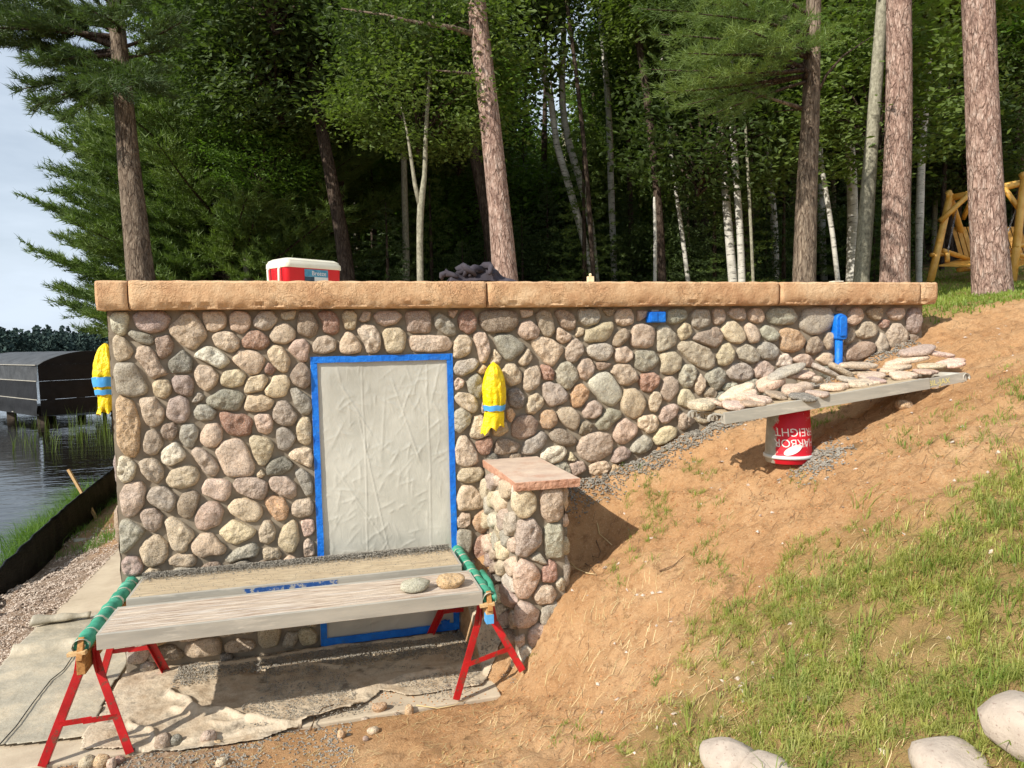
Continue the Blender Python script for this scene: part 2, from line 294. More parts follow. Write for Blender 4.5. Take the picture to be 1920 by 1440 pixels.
class MB:
    def __init__(s): s.V=[];s.F=[]
    def add(s,V,F):
        n=len(s.V); s.V+= [tuple(map(float,v)) for v in V]; s.F+=[tuple(i+n for i in f) for f in F]; return s
    def box(s,a,b,M=None):
        x0,y0,z0=a;x1,y1,z1=b
        V=[(x0,y0,z0),(x1,y0,z0),(x1,y1,z0),(x0,y1,z0),(x0,y0,z1),(x1,y0,z1),(x1,y1,z1),(x0,y1,z1)]
        if M is not None: V=[tuple(M@Vector(v)) for v in V]
        return s.add(V,[(0,3,2,1),(4,5,6,7),(0,1,5,4),(1,2,6,5),(2,3,7,6),(3,0,4,7)])
    def bar(s,p,q,w,h,up=(0,0,1)):
        p=Vector(p);q=Vector(q);d=(q-p).normalized();u=Vector(up);x=d.cross(u)
        if x.length<1e-4: x=d.cross(Vector((1,0,0)))
        x.normalize();y=x.cross(d).normalized(); V=[]
        for c in (p,q):
            for a,b in ((-1,-1),(1,-1),(1,1),(-1,1)): V.append(c+x*a*w/2+y*b*h/2)
        return s.add(V,[(0,1,2,3),(7,6,5,4),(0,4,5,1),(1,5,6,2),(2,6,7,3),(3,7,4,0)])
    def tube(s,P,R,n=8,cap=True,wob=0.,seed=0):
        P=[Vector(tuple(map(float,p))) for p in P]; rr=random.Random(seed)
        if isinstance(R,(int,float)): R=[R]*len(P)
        base=len(s.V); ref=Vector((0.13,1,0.07)).normalized()
        ph=[rr.random()*6.28 for _ in range(4)]
        for i,p in enumerate(P):
            d=(P[min(i+1,len(P)-1)]-P[max(i-1,0)]).normalized(); x=d.cross(ref)
            if x.length<.15: x=d.cross(Vector((1,0,.1)))
            x.normalize(); y=d.cross(x)
            for k in range(n):
                a=2*math.pi*k/n; r=R[i]*(1+wob*(math.sin(3*a+ph[0]+i*.7)+.6*math.sin(5*a+ph[1]-i*1.1)+.7*math.sin(2*a+ph[2]+i*.4)))
                s.V.append(tuple(p+(x*math.cos(a)+y*math.sin(a))*r))
        for i in range(len(P)-1):
            for k in range(n):
                a=base+i*n+k;b=base+i*n+(k+1)%n; s.F.append((a,b,b+n,a+n))
        if cap:
            s.F.append(tuple(base+k for k in range(n))[::-1]); s.F.append(tuple(base+(len(P)-1)*n+k for k in range(n)))
        return s
    def grid(s,G,closed=False):
        nu=len(G);nv=len(G[0]);b=len(s.V)
        for r in G: s.V+=[tuple(map(float,p)) for p in r]
        for i in range(nu-1):
            for j in range(nv if closed else nv-1):
                j2=(j+1)%nv; s.F.append((b+i*nv+j,b+i*nv+j2,b+(i+1)*nv+j2,b+(i+1)*nv+j))
        return s
    def mesh(s,name,smooth=False): return mesh_py(name,s.V,s.F,smooth)
    def obj(s,name,mat,parent=None,smooth=False,bevel=0,loc=None,**kw):
        V=s.V
        if loc is None and parent is None and V:
            a=np.array(V); loc=((a[:,0].min()+a[:,0].max())/2,(a[:,1].min()+a[:,1].max())/2,a[:,2].min())
        if loc is not None: s.V=[(v[0]-loc[0],v[1]-loc[1],v[2]-loc[2]) for v in V]
        elif parent is not None:
            pl=parent.location; s.V=[(v[0]-pl[0],v[1]-pl[1],v[2]-pl[2]) for v in V]; loc=(0,0,0)
        me=s.mesh(name,smooth); o=link(name,me,mat,parent,loc if loc is not None else (0,0,0),**kw)
        if bevel:
            b=o.modifiers.new('b','BEVEL'); b.width=bevel; b.segments=2; b.limit_method='ANGLE'
        return o
# ---------------------------------------------------------------- terrain
CTRL=[(1.79,0,1.06),(2.19,0,1.15),(2.56,0,1.28),(2.9,0,1.43),(3.39,0,1.61),(4.22,0,1.85),(4.65,0,1.99),(5.15,0,2.16),
(1.55,-.25,.80),(1.50,-.6,.55),(1.46,-.88,.56),(1.80,-.45,.62),(2.0,-.6,.76),(2.3,-.5,1.0),(1.07,-.92,.02),(1.25,-1.0,.25),(1.05,-1.25,.05),
(-2,-2,0),(0,-2.5,.12),(0,-1.6,.0),(-1,-1.3,-.01),(-2,-1.2,-.02),(1,-1.8,.10),(.6,-1.4,0.),(2,-3.5,.85),(3.5,-3.5,1.6),(2,-2,.66),(1.5,-1.4,.36),
(3,-1.1,1.36),(4.1,-1.5,1.85),(5.2,-1,2.17),(3,-2.3,1.36),(5,-3,2.25),(6,0,2.38),(6.5,-2,2.55),(8.25,2,2.56),(0,-5.15,.56),(-2,-5,.2),(2,-6,1.2),
(5.3,.6,2.32),(5.4,2,2.4),(-1.2,-.5,-.03),(-.2,-.5,-.03),(.7,-.6,-.03),(-1.7,0,-.03),(-1.8,1.5,-.03),(-1.9,3.5,-.03),(-2.2,1.,-.04),
(-2.7,1.6,-.13),(-3.1,2.5,-.2),(-3.2,5,-.22),(-2.4,5,-.08),(-3.3,8,-.25),(-3.9,2,-.75),(-4.2,5,-.75),(-4.3,8,-.8),(-3.3,0,-.5),(-3,-2,-.4),(-5,-2,-1.),(-7,5,-1.5),
(-4.3,10,-.95),(-3.75,9,-.5),(-4.6,12.5,-1.),(-5.6,16,-1.1),(-1.5,8,.9),(1,6,2.2),(4,6,2.3),(-.5,5,1.2),(13.9,6.4,3.16),(12.9,7.5,3.26),(16,10,3.9),(8,8,3.),(0,14,2.2),(-3.0,12,.2),(-5.0,20,-.3),(-2,20,2.),(-8,14,-1.4),(-12,25,-1.5),(6,20,3.6),(18,24,5.),(12,0,2.9),(12,-6,3.)]
_c=np.array(CTRL,float); _cx=_c[:,:2]; _n=len(_c)
def _phi(r): return np.sqrt(r*r+.02)
_A=np.zeros((_n+3,_n+3)); _d=np.linalg.norm(_cx[:,None]-_cx[None],axis=2); _A[:_n,:_n]=-_phi(_d)-np.eye(_n)*-0.004
_A[:_n,_n]=1;_A[:_n,_n+1:]=_cx;_A[_n,:_n]=1;_A[_n+1:,:_n]=_cx.T
_w=np.linalg.solve(_A,np.concatenate([_c[:,2],[0,0,0]]))
def Hbase(x,y):
    x=np.asarray(x,float);y=np.asarray(y,float); sh=x.shape; P=np.stack([x.ravel(),y.ravel()],1)
    out=np.empty(len(P))
    for i in range(0,len(P),20000):
        Q=P[i:i+20000]; r=np.linalg.norm(Q[:,None]-_cx[None],axis=2); out[i:i+20000]=-_phi(r)@_w[:_n]+_w[_n]+Q@_w[_n+1:]
    return out.reshape(sh)
def H(x,y):
    x=np.asarray(x,float);y=np.asarray(y,float); h=Hbase(x,y)
    far=np.hypot(x-2,y-0)
    h=np.clip(h,-1.6,7.5)
    # natural unevenness; calm on the walkway
    slab=sm(-2.35,-2.2,x)*(1-sm(.85,1.05,x))*sm(-1.25,-1.05,y)
    amp=(1-slab)
    flow=fbm((x*.8-y*.6)*3.2,(x*.6+y*.8)*9.)    # rills running down the bank
    h=h+amp*(fbm(x*1.3,y*1.3)*.09+fbm(x*5,y*5)*.075+flow*.09*sm(.8,1.6,x)+fbm(x*16,y*16,3)*.05+np.minimum(0,fbm(x*9+3,y*9,3)+.08)*.11+fbm(x*45,y*45,2)*.022)
    h=np.where(slab>.5,np.minimum(h,-.03),h)
    ap=sm(-2.4,-2.2,x)*(1-sm(1.2,1.5,x))*sm(-1.9,-1.3,y)*(1-sm(-1.04,-1.01,y)); h=h*(1-ap)+np.maximum(h,-.012+fbm(x*9,y*9,3)*.02)*ap
    # under the building keep the bank below the roof
    inside=(x>-1.3)&(x<5.13)&(y>.02)&(y<3.6)
    h=np.where(inside,np.minimum(h,2.2),h)
    return h
# ---------------------------------------------------------------- terrain mesh
def axis(a,b,step,lo,hi,g=1.18):
    c=list(np.arange(a,b,step)); s=step; x=c[-1]
    while x<hi: s*=g; x+=s; c.append(x)
    s=step; x=a; pre=[]
    while x>lo: s*=g; x-=s; pre.append(x)
    return np.array(pre[::-1]+c)
AX=axis(-3.9,7.2,.032,-260,260); AY=axis(-5.2,.35,.032,-120,320)
GX,GY=np.meshgrid(AX,AY,indexing='ij'); GZ=H(GX,GY)
nx,ny=GX.shape
idx=np.arange(nx*ny).reshape(nx,ny)
Fq=np.stack([idx[:-1,:-1].ravel(),idx[1:,:-1].ravel(),idx[1:,1:].ravel(),idx[:-1,1:].ravel()],1)
me=mesh_np('ground',np.stack([GX.ravel(),GY.ravel(),GZ.ravel()],1),Fq,True)
def lawn_density(x,y,z):
    """how much grass grows at a place"""
    px,py=projv(np.stack([x,y,z],-1))
    nz=fbm(x*1.1+5,y*1.1,4)*260+fbm(x*4,y*4,3)*160
    # edge of the lawn runs from lower left to upper right
    e=np.interp(px,[900,1060,1250,1430,1600,1750,1920,2400],[1560,1425,1235,1105,965,885,790,640])
    d=(py-e+nz)
    dens=sm(0,150,d)
    return np.where((y<-.9)&(x>.2),dens,0)
LD=lawn_density(GX,GY,GZ)
backlawn=sm(-.15,.15,GY-np.maximum(.3-.4*(GX-5.2),-.7)+fbm(GX*3,GY*3)*.3)*sm(4.9,5.15,GX)*(1-sm(9,14,GY))
wood=sm(-.2,1.5,GY-4+np.abs(GX-4)*0)*(1-sm(4.6,5.5,GX)*(1-sm(8.5,12,GY)))*sm(-3.6,-2.,GX)
gravel=sm(-2.1,-2.25,GX)*0+ (1-sm(-2.3,-2.15,GX))*sm(-1.6,-1.2,GY)*(1-sm(4.3,5.5,GY))
gravel=np.maximum(gravel,(1-sm(-1.0,-.2,GX))*sm(-1.45,-1.2,GY)*(1-sm(-1.05,-.95,GY))*.7)
rc=np.stack([np.maximum(LD*.75,backlawn*.8),gravel*sm(.2,.6,.5+fbm(GX*2,GY*2)*1.2+.1),wood,np.ones_like(GX)],-1)
ca=me.color_attributes.new('cover','FLOAT_COLOR','POINT'); ca.data.foreach_set('color',rc.reshape(-1).astype(np.float32))
g=link('ground',me,'ground',kind='structure')
# lake
mb=MB(); mb.V=[(-3000,-400,-.45),(-2.6,-400,-.45),(-2.6,4000,-.45),(-3000,4000,-.45)]; mb.F=[(0,1,2,3)]
link('lake_water',mb.mesh('lake_water'),'water',kind='structure')
# far shore: low wooded rise with rough crown line
V=[];F=[]
NS=420
for k in range(3):
    R0=430+k*18
    b=len(V)
    for i in range(NS+1):
        a=rad(-75)+rad(150)*i/NS*.8; x=math.sin(a-rad(5))*R0; y=math.cos(a-rad(5))*R0
        hh=5.5+k*2.+4*float(fbm(np.array(a*14+k*9),np.array(2.)))+5.5*abs(float(fbm(np.array(a*160+k*31),np.array(7.),3)))*2
        for j,(f,dr) in enumerate(((0,0),(.35,1.5),(.7,2.5),(.92,6),(1.,12))):
            V.append((x*(1+dr/R0),y*(1+dr/R0),-.6+hh*f+(float(fbm(np.array(a*90.+j*5),np.array(j*3.+k)))*2.2 if j else 0)))
    for i in range(NS):
        for j in range(4):
            q=b+i*5+j; F.append((q,q+5,q+6,q+1))
o=link('far_shore_hills',mesh_py('far_shore_hills',V,F,False),'far_trees',kind='structure')
# concrete walkway
mb=MB(); mb.box((-2.22,-1.02,-.12),(1.0,-.001,0)); mb.box((-2.22,-.001,-.12),(-1.31,8.,0)); mb.obj('concrete_walkway','concrete_slab',bevel=.008,kind='structure',loc=(0,0,0))

# ---------------------------------------------------------------- building
BLD=empty('stone_boathouse',(1.9,1.6,0),'low stone-faced boathouse dug into the bank with a flat roof and tan coping','building')
def wallgrid(P0,U,Vv,w,h,step,n,amp=.012):
    nu=int(w/step)+1;nv=int(h/step)+1; G=[]
    for i in range(nu+1):
        r=[]
        for j in range(nv+1):
            u=w*i/nu;v=h*j/nv; d=amp*float(mn.noise(Vector((u*9,v*9,n[0]*3))))+amp*.7*float(mn.noise(Vector((u*31,v*31,5))))
            r.append(tuple(P0[k]+U[k]*u+Vv[k]*v+n[k]*d for k in range(3)))
        G.append(r)
    return G
DX0,DX1,DZ0,DZ1=-.075,.928,.035,2.095
mb=MB()
for (x0,x1,z0,z1) in ((-1.33,DX0,-.15,2.44),(DX1,5.15,-.15,2.44),(DX0,DX1,DZ1,2.44)):
    mb.grid(wallgrid((x0,0,z0),(1,0,0),(0,0,1),x1-x0,z1-z0,.03,(0,-1,0)))
mb.grid(wallgrid((-1.33,3.5,-.15),(0,-1,0),(0,0,1),3.5,2.59,.08,(-1,0,0)))
mb.grid(wallgrid((5.15,0,-.15),(0,1,0),(0,0,1),3.5,2.59,.12,(1,0,0)))
mb.grid(wallgrid((5.15,3.5,-.15),(-1,0,0),(0,0,1),6.48,2.59,.15,(0,1,0)))
# reveal of the doorway
mb.box((DX0-.004,.004,-.1),(DX0,.12,DZ1)); mb.box((DX1,.004,-.1),(DX1+.004,.12,DZ1)); mb.box((DX0,.004,DZ1),(DX1,.12,DZ1+.004))
mb.obj('mortar_wall','mortar',BLD,True)
# coping blocks
def coping(x0,x1,y0,y1,z0,z1,name='coping_block',seed=0):
    mb=MB(); n=max(2,int((x1-x0)/.016)); prof=[]
    # front profile from back-bottom round to back-top
    hh=z1-z0
    pr=[(y1,0),(y0+.10,0),(y0+.020,.0),(y0+.012,.012),(y0+.006,.026),(y0+.002,.05),(y0,.10),(y0+.002,hh-.04),(y0+.004,hh-.014),(y0+.02,hh),(y0+.08,hh),(y1,hh)]
    G=[]
    for i in range(n+1):
        x=x0+(x1-x0)*i/n; e=min(x-x0,x1-x); ins=.014*max(0,1-e/.018); r=[]
        for k,(y,z) in enumerate(pr):
            d=0
            if 1<k<10: d=.004*mn.noise(Vector((x*3.1+seed,z*6,1)))+.005*mn.noise(Vector((x*16,z*16,2)))
            if k in(2,3,4): d+=.026*abs(mn.noise(Vector((x*9,k*.7,8))))+.016*abs(mn.noise(Vector((x*31,k*1.3,4))))
            zz=z+( .006*mn.noise(Vector((x*12,3,k))) if k in(8,9) else 0)+(.012*abs(mn.noise(Vector((x*14,5,1)))) if k in(2,) else 0)
            r.append((x,y+(d+ins if 1<k<11 else 0),z0+zz))
        G.append(r)
    mb.grid(G); m_=len(pr); nb=0
    mb.F.append(tuple(range(m_))); mb.F.append(tuple(n*m_+k for k in range(m_))[::-1]); mb.F+= [(i*m_+m_-1,i*m_,(i+1)*m_,(i+1)*m_+m_-1) for i in range(n)]
    return mb.obj(name,'coping',BLD,False)
for i,(a,b) in enumerate(((-1.366,-1.183),(-1.175,1.171),(1.183,3.616),(3.628,5.020),(5.026,5.205))):
    o=coping(a,b,-.125,.36,2.425,2.612,seed=i*7)
    o.data.polygons.foreach_set('use_smooth',[True]*len(o.data.polygons))
    md=o.modifiers.new('e','EDGE_SPLIT'); md.split_angle=rad(34)
mb=MB(); mb.box((-1.36,.362,2.44),(5.205,3.6,2.60)); mb.obj('roof_slab','concrete_slab',BLD)
mb=MB(); mb.box((-1.2,.05,2.30),(5.0,.35,2.424)); mb.obj('roof_beam','mortar',BLD)
# --- stones ---
STC={'p':(194,166,146),'m':(172,148,140),'t':(196,174,146),'y':(203,182,148),'w':(204,196,178),'g':(166,156,143),'d':(122,118,110),'n':(156,153,136),'r':(170,122,102),'o':(206,162,114),'b':(158,134,114)}
def scol(c,var=.07):
    r=STC[c]; g_=sum(r)/3; r=tuple((v*.62+g_*.38)*1.10*q for v,q in zip(r,(1.,.99,.955))); f=1+random.uniform(-var,var); l=lin(*(min(255,v*f*random.uniform(.98,1.02)) for v in r)); return (l[0]*.95,l[1]*.95,l[2]*.95,1)
REG={}
REG['A']=((180,500),4.3636,"""w115,400,150,370,250,370,275,420,240,550,190,565,125,520
m295,410,370,360,560,365,620,430,560,520,450,550,340,510
t580,520,720,370,800,375,860,450,915,560,820,670,740,670
t868,370,1040,365,1070,430,1055,500,980,535,910,525,875,440
p1090,400,1130,365,1240,370,1270,420,1255,510,1190,545,1100,515
m1285,440,1340,365,1440,360,1495,430,1430,515,1370,525,1290,490
y1505,375,1640,355,1625,430,1560,440,1515,425
b1660,370,1760,365,1825,480,1800,560,1740,585,1650,540,1645,470
n255,550,290,518,460,560,470,620,440,645,340,620
t945,570,1000,530,1110,530,1180,600,1160,680,1090,705,985,655
r1190,610,1250,525,1330,520,1400,570,1420,630,1370,680,1210,665
t1415,560,1470,480,1560,455,1630,520,1630,590,1550,635,1450,620
p135,600,160,557,240,590,305,690,270,750,180,780,145,730
b480,580,590,555,630,620,625,700,540,760,500,720
p310,740,330,660,430,650,490,720,520,800,590,870,500,915,450,915,400,850,350,780
d585,780,710,675,795,770,780,870,610,870
w790,735,870,655,960,655,1060,720,1095,780,1010,840,940,800,860,760
y1110,760,1170,680,1310,690,1390,760,1330,880,1250,880,1170,820
t1395,690,1450,640,1530,660,1590,760,1570,860,1510,860,1430,790
p1565,680,1620,600,1700,590,1750,640,1730,770,1680,785
t1770,640,1810,575,1890,560,1965,600,1960,680,1870,718,1775,700
r1380,830,1410,780,1475,830,1440,890,1380,870
b1585,880,1640,800,1700,785,1755,850,1755,960,1700,1005,1610,960
n145,860,160,790,310,790,360,880,420,990,410,1040,300,1070,170,1040
t455,970,500,920,590,925,620,980,610,1040,560,1080,480,1055
m615,930,650,890,770,890,800,950,790,1050,750,1065,650,1030
t795,870,830,800,950,820,1005,900,980,970,900,1025,830,970
y1015,920,1050,850,1160,835,1230,890,1200,970,1100,995,1025,970
t1210,1000,1240,910,1370,880,1410,920,1370,1010,1250,1040,1215,1030
y1375,1010,1430,950,1450,890,1560,890,1590,950,1550,1060,1460,1075,1390,1050
n1585,1000,1640,990,1760,1080,1770,1160,1740,1210,1680,1210,1620,1130
n905,1080,1030,1000,1170,1020,1220,1060,1170,1170,1120,1185,960,1160,910,1120
g780,1110,830,1025,885,1050,870,1090,820,1115
y350,1080,480,1065,520,1130,570,1190,540,1270,470,1320,410,1290,370,1180
m570,1200,600,1080,680,1055,750,1080,770,1200,730,1270,660,1280,590,1240
g797,1170,840,1125,920,1130,985,1190,960,1250,860,1262,800,1235
y1210,1150,1240,1050,1360,1045,1465,1100,1420,1170,1330,1190,1220,1180
m1445,1190,1490,1095,1560,1100,1650,1220,1620,1290,1540,1310,1450,1260
r1005,1200,1060,1185,1140,1210,1200,1200,1275,1240,1270,1370,1180,1390,1080,1370,1030,1290
o160,1110,200,1072,290,1085,330,1180,358,1260,355,1500,310,1550,220,1540,175,1460
p1290,1230,1330,1205,1420,1210,1450,1270,1440,1350,1390,1375,1320,1350
b525,1340,560,1285,640,1275,670,1330,650,1400,610,1425,550,1400
g680,1350,710,1295,800,1285,840,1350,820,1420,790,1480,740,1480,685,1420
p850,1370,900,1290,990,1280,1035,1340,1030,1420,980,1480,900,1480,850,1430
y1635,1310,1670,1240,1740,1230,1765,1300,1760,1440,1720,1465,1650,1430
g1475,1330,1540,1310,1600,1350,1640,1400,1600,1470,1550,1515,1490,1490,1475,1400""")
REG['B']=((180,800),4.3636,"""b385,130,410,40,470,20,520,60,550,140,500,230,430,235,390,200
w515,220,580,160,660,120,740,240,700,280,600,325,540,290
p775,210,810,165,890,190,960,260,1010,340,970,410,900,390,840,310
p975,200,1020,130,1150,90,1210,130,1260,230,1300,310,1280,400,1130,410,1060,400,1020,310
y1250,110,1275,65,1420,100,1455,160,1430,250,1380,325,1330,315,1290,240
y1570,230,1620,180,1760,175,1775,250,1760,340,1690,310,1600,270
d1390,340,1440,270,1540,245,1620,310,1600,350,1500,400,1400,400
w172,330,195,250,270,245,325,320,320,380,280,455,220,460,180,420
p345,290,390,260,490,265,545,340,550,410,500,470,430,440,370,370
t565,430,620,350,740,315,810,330,850,400,810,480,700,510,600,490
y1310,390,1350,350,1385,390,1360,420,1320,420
p865,500,900,430,1050,430,1105,460,1100,560,1050,615,960,590,870,550
m1122,480,1145,415,1330,415,1400,460,1410,520,1370,600,1280,590,1140,530
p1415,440,1450,405,1570,405,1640,480,1640,560,1600,595,1500,560,1430,510
n1620,370,1680,340,1740,380,1775,480,1770,560,1720,570,1690,520
p190,560,230,475,370,450,405,500,390,640,330,720,250,745,210,700
g408,580,450,500,560,490,650,560,650,650,600,700,550,690,440,630
b660,640,700,550,800,520,845,560,830,650,780,750,720,750,665,710
p805,750,850,650,930,610,1010,630,1045,700,1010,800,900,850,830,840
y1075,660,1130,595,1240,590,1350,640,1360,710,1320,775,1220,780,1100,710
o1370,610,1440,560,1540,590,1580,690,1540,770,1480,770,1420,700
p1600,650,1640,595,1760,590,1780,650,1770,720,1660,750,1600,720
m355,720,400,670,480,665,545,730,530,820,470,870,400,830
n190,780,250,755,390,840,400,860,320,960,230,1040,200,1030
y565,770,610,735,700,780,790,850,800,910,750,970,740,1025,680,1035,620,1000,580,880
y1000,860,1110,760,1200,790,1310,850,1290,900,1150,965,1080,950
p770,970,850,880,950,870,1000,930,1060,990,1040,1050,940,1050,860,1075,790,1030
y350,1010,400,930,500,880,580,950,590,1050,550,1120,440,1150,390,1120
t1325,870,1370,770,1430,765,1470,850,1465,920,1410,965,1340,940
y1490,910,1530,820,1610,755,1650,800,1665,930,1620,1030,1560,1030,1490,970
p1672,780,1720,755,1780,760,1790,850,1760,890,1700,905
g1050,1080,1150,1000,1280,945,1335,990,1320,1060,1200,1080,1110,1115,1070,1110
t1360,1010,1400,990,1490,1000,1520,1050,1500,1085,1370,1095
p590,1090,650,1045,790,1040,830,1090,800,1145,680,1150,600,1130
m205,1120,250,1060,340,1065,385,1130,380,1190,310,1230,230,1215
t1695,940,1740,915,1780,950,1790,1060,1700,1070
t1530,1090,1580,1055,1640,1075,1640,1140,1540,1140
b840,1170,900,1120,980,1100,1040,1150,1000,1200,880,1200
t390,1190,440,1155,510,1160,525,1190,480,1240,400,1240""")
REG['L']=((60,1000),3.348,"""g590,700,610,680,735,680,745,760,700,815,600,822
b725,770,770,720,880,700,960,750,940,790,840,800,740,810
t965,700,1060,665,1180,660,1190,760,1010,785,960,760
y890,650,950,600,1090,610,1080,650,1000,680,920,680
t1120,600,1200,590,1265,600,1265,640,1200,655,1130,625
p1200,710,1260,665,1380,670,1410,710,1360,745,1220,755
y1295,590,1410,575,1400,620,1340,640,1300,620
t1415,620,1440,570,1540,565,1565,610,1540,710,1450,725,1420,690
g1570,690,1600,620,1674,620,1674,660,1640,720,1575,720""")
REG['M']=((540,1000),3.348,"""y55,640,90,600,150,595,185,640,180,690,90,710
t105,545,180,545,180,590,120,585
t0,540,95,540,80,580,0,580
b1070,520,1130,490,1170,560,1150,600,1080,590
b1075,430,1140,425,1150,470,1080,480
g1130,180,1240,170,1250,300,1180,320,1130,270""")
REG['C']=((560,500),4.3636,"""r150,380,200,360,290,370,335,440,330,530,280,560,200,530,195,470
y345,400,380,360,450,362,480,400,460,515,380,510
p490,440,530,365,595,370,580,440,530,458
p610,400,650,365,800,358,850,400,800,465,700,490,640,460
b875,400,890,365,1060,360,1080,400,1085,520,1060,540,895,540
n1105,420,1150,375,1200,400,1280,480,1290,550,1230,575,1120,500
p1225,358,1310,355,1270,425,1230,400
r1300,430,1340,360,1420,360,1460,430,1450,520,1390,555,1320,510
b1478,410,1510,360,1700,350,1790,380,1800,460,1740,530,1560,545,1490,490
p1810,350,1920,355,1915,400,1830,425
t330,640,380,530,450,550,520,650,500,700,400,720,340,700
p470,510,530,470,620,480,670,570,670,670,620,710,560,705,530,620
y685,540,720,505,830,495,885,560,870,660,840,705,720,705,700,640
t888,610,920,565,1100,560,1220,570,1255,620,1230,690,1100,700,940,695
t1270,620,1310,560,1390,560,1425,620,1400,710,1330,750,1265,745
p1425,560,1460,530,1530,540,1560,620,1570,700,1530,785,1490,780,1460,680
n1595,590,1640,550,1740,555,1855,640,1830,700,1740,770,1690,765,1630,660
p1780,530,1830,450,1900,435,1980,520,1950,590,1850,600
t1600,670,1665,740,1640,800,1560,800,1580,740
g1262,830,1300,770,1440,745,1475,790,1440,850,1340,900,1280,880
o1455,860,1510,800,1555,830,1540,870,1490,885
g1370,960,1400,900,1460,870,1510,920,1515,1030,1470,1085,1400,1040
p1268,940,1300,905,1360,930,1350,980,1280,1020
t1660,860,1700,795,1770,795,1830,880,1820,950,1740,980,1690,950
t1270,1060,1310,1025,1440,1050,1475,1140,1440,1200,1390,1190,1290,1110
g1270,1180,1340,1155,1420,1210,1400,1290,1320,1365,1275,1340
p1490,1150,1520,1090,1540,1210,1500,1200
t1395,1360,1440,1220,1500,1210,1560,1300,1560,1370,1480,1410,1410,1400
o1580,1310,1630,1260,1700,1270,1720,1340,1660,1390,1590,1380
d1710,1010,1790,990,1850,1050,1840,1150,1780,1165,1720,1130
o1700,1170,1740,1150,1780,1210,1740,1280,1705,1240
b1740,1310,1800,1220,1900,1210,1960,1270,1940,1370,1830,1415,1750,1390
p1790,780,1880,660,1920,740,1880,800,1830,815""")
REG['D']=((820,800),3.348,"""p107,150,140,60,180,55,250,160,255,220,200,255,120,240
r240,95,335,60,350,100,330,170,280,180,250,150
b355,140,380,75,450,75,525,110,500,160,400,178,360,170
g530,150,550,90,660,25,690,60,670,120,600,175,535,170
t120,310,160,260,270,250,300,290,270,340,200,357,130,340
p120,440,160,370,220,365,300,450,300,500,240,520,130,530
m265,380,300,335,310,420,280,425
p120,580,160,540,210,550,210,610,170,640,125,635
o215,600,240,560,300,515,315,650,280,675,240,650
g118,660,150,640,220,650,215,760,180,835,125,790
r225,760,250,700,300,680,325,740,310,830,260,840,230,800
g200,850,325,850,325,970,260,975,200,900""")
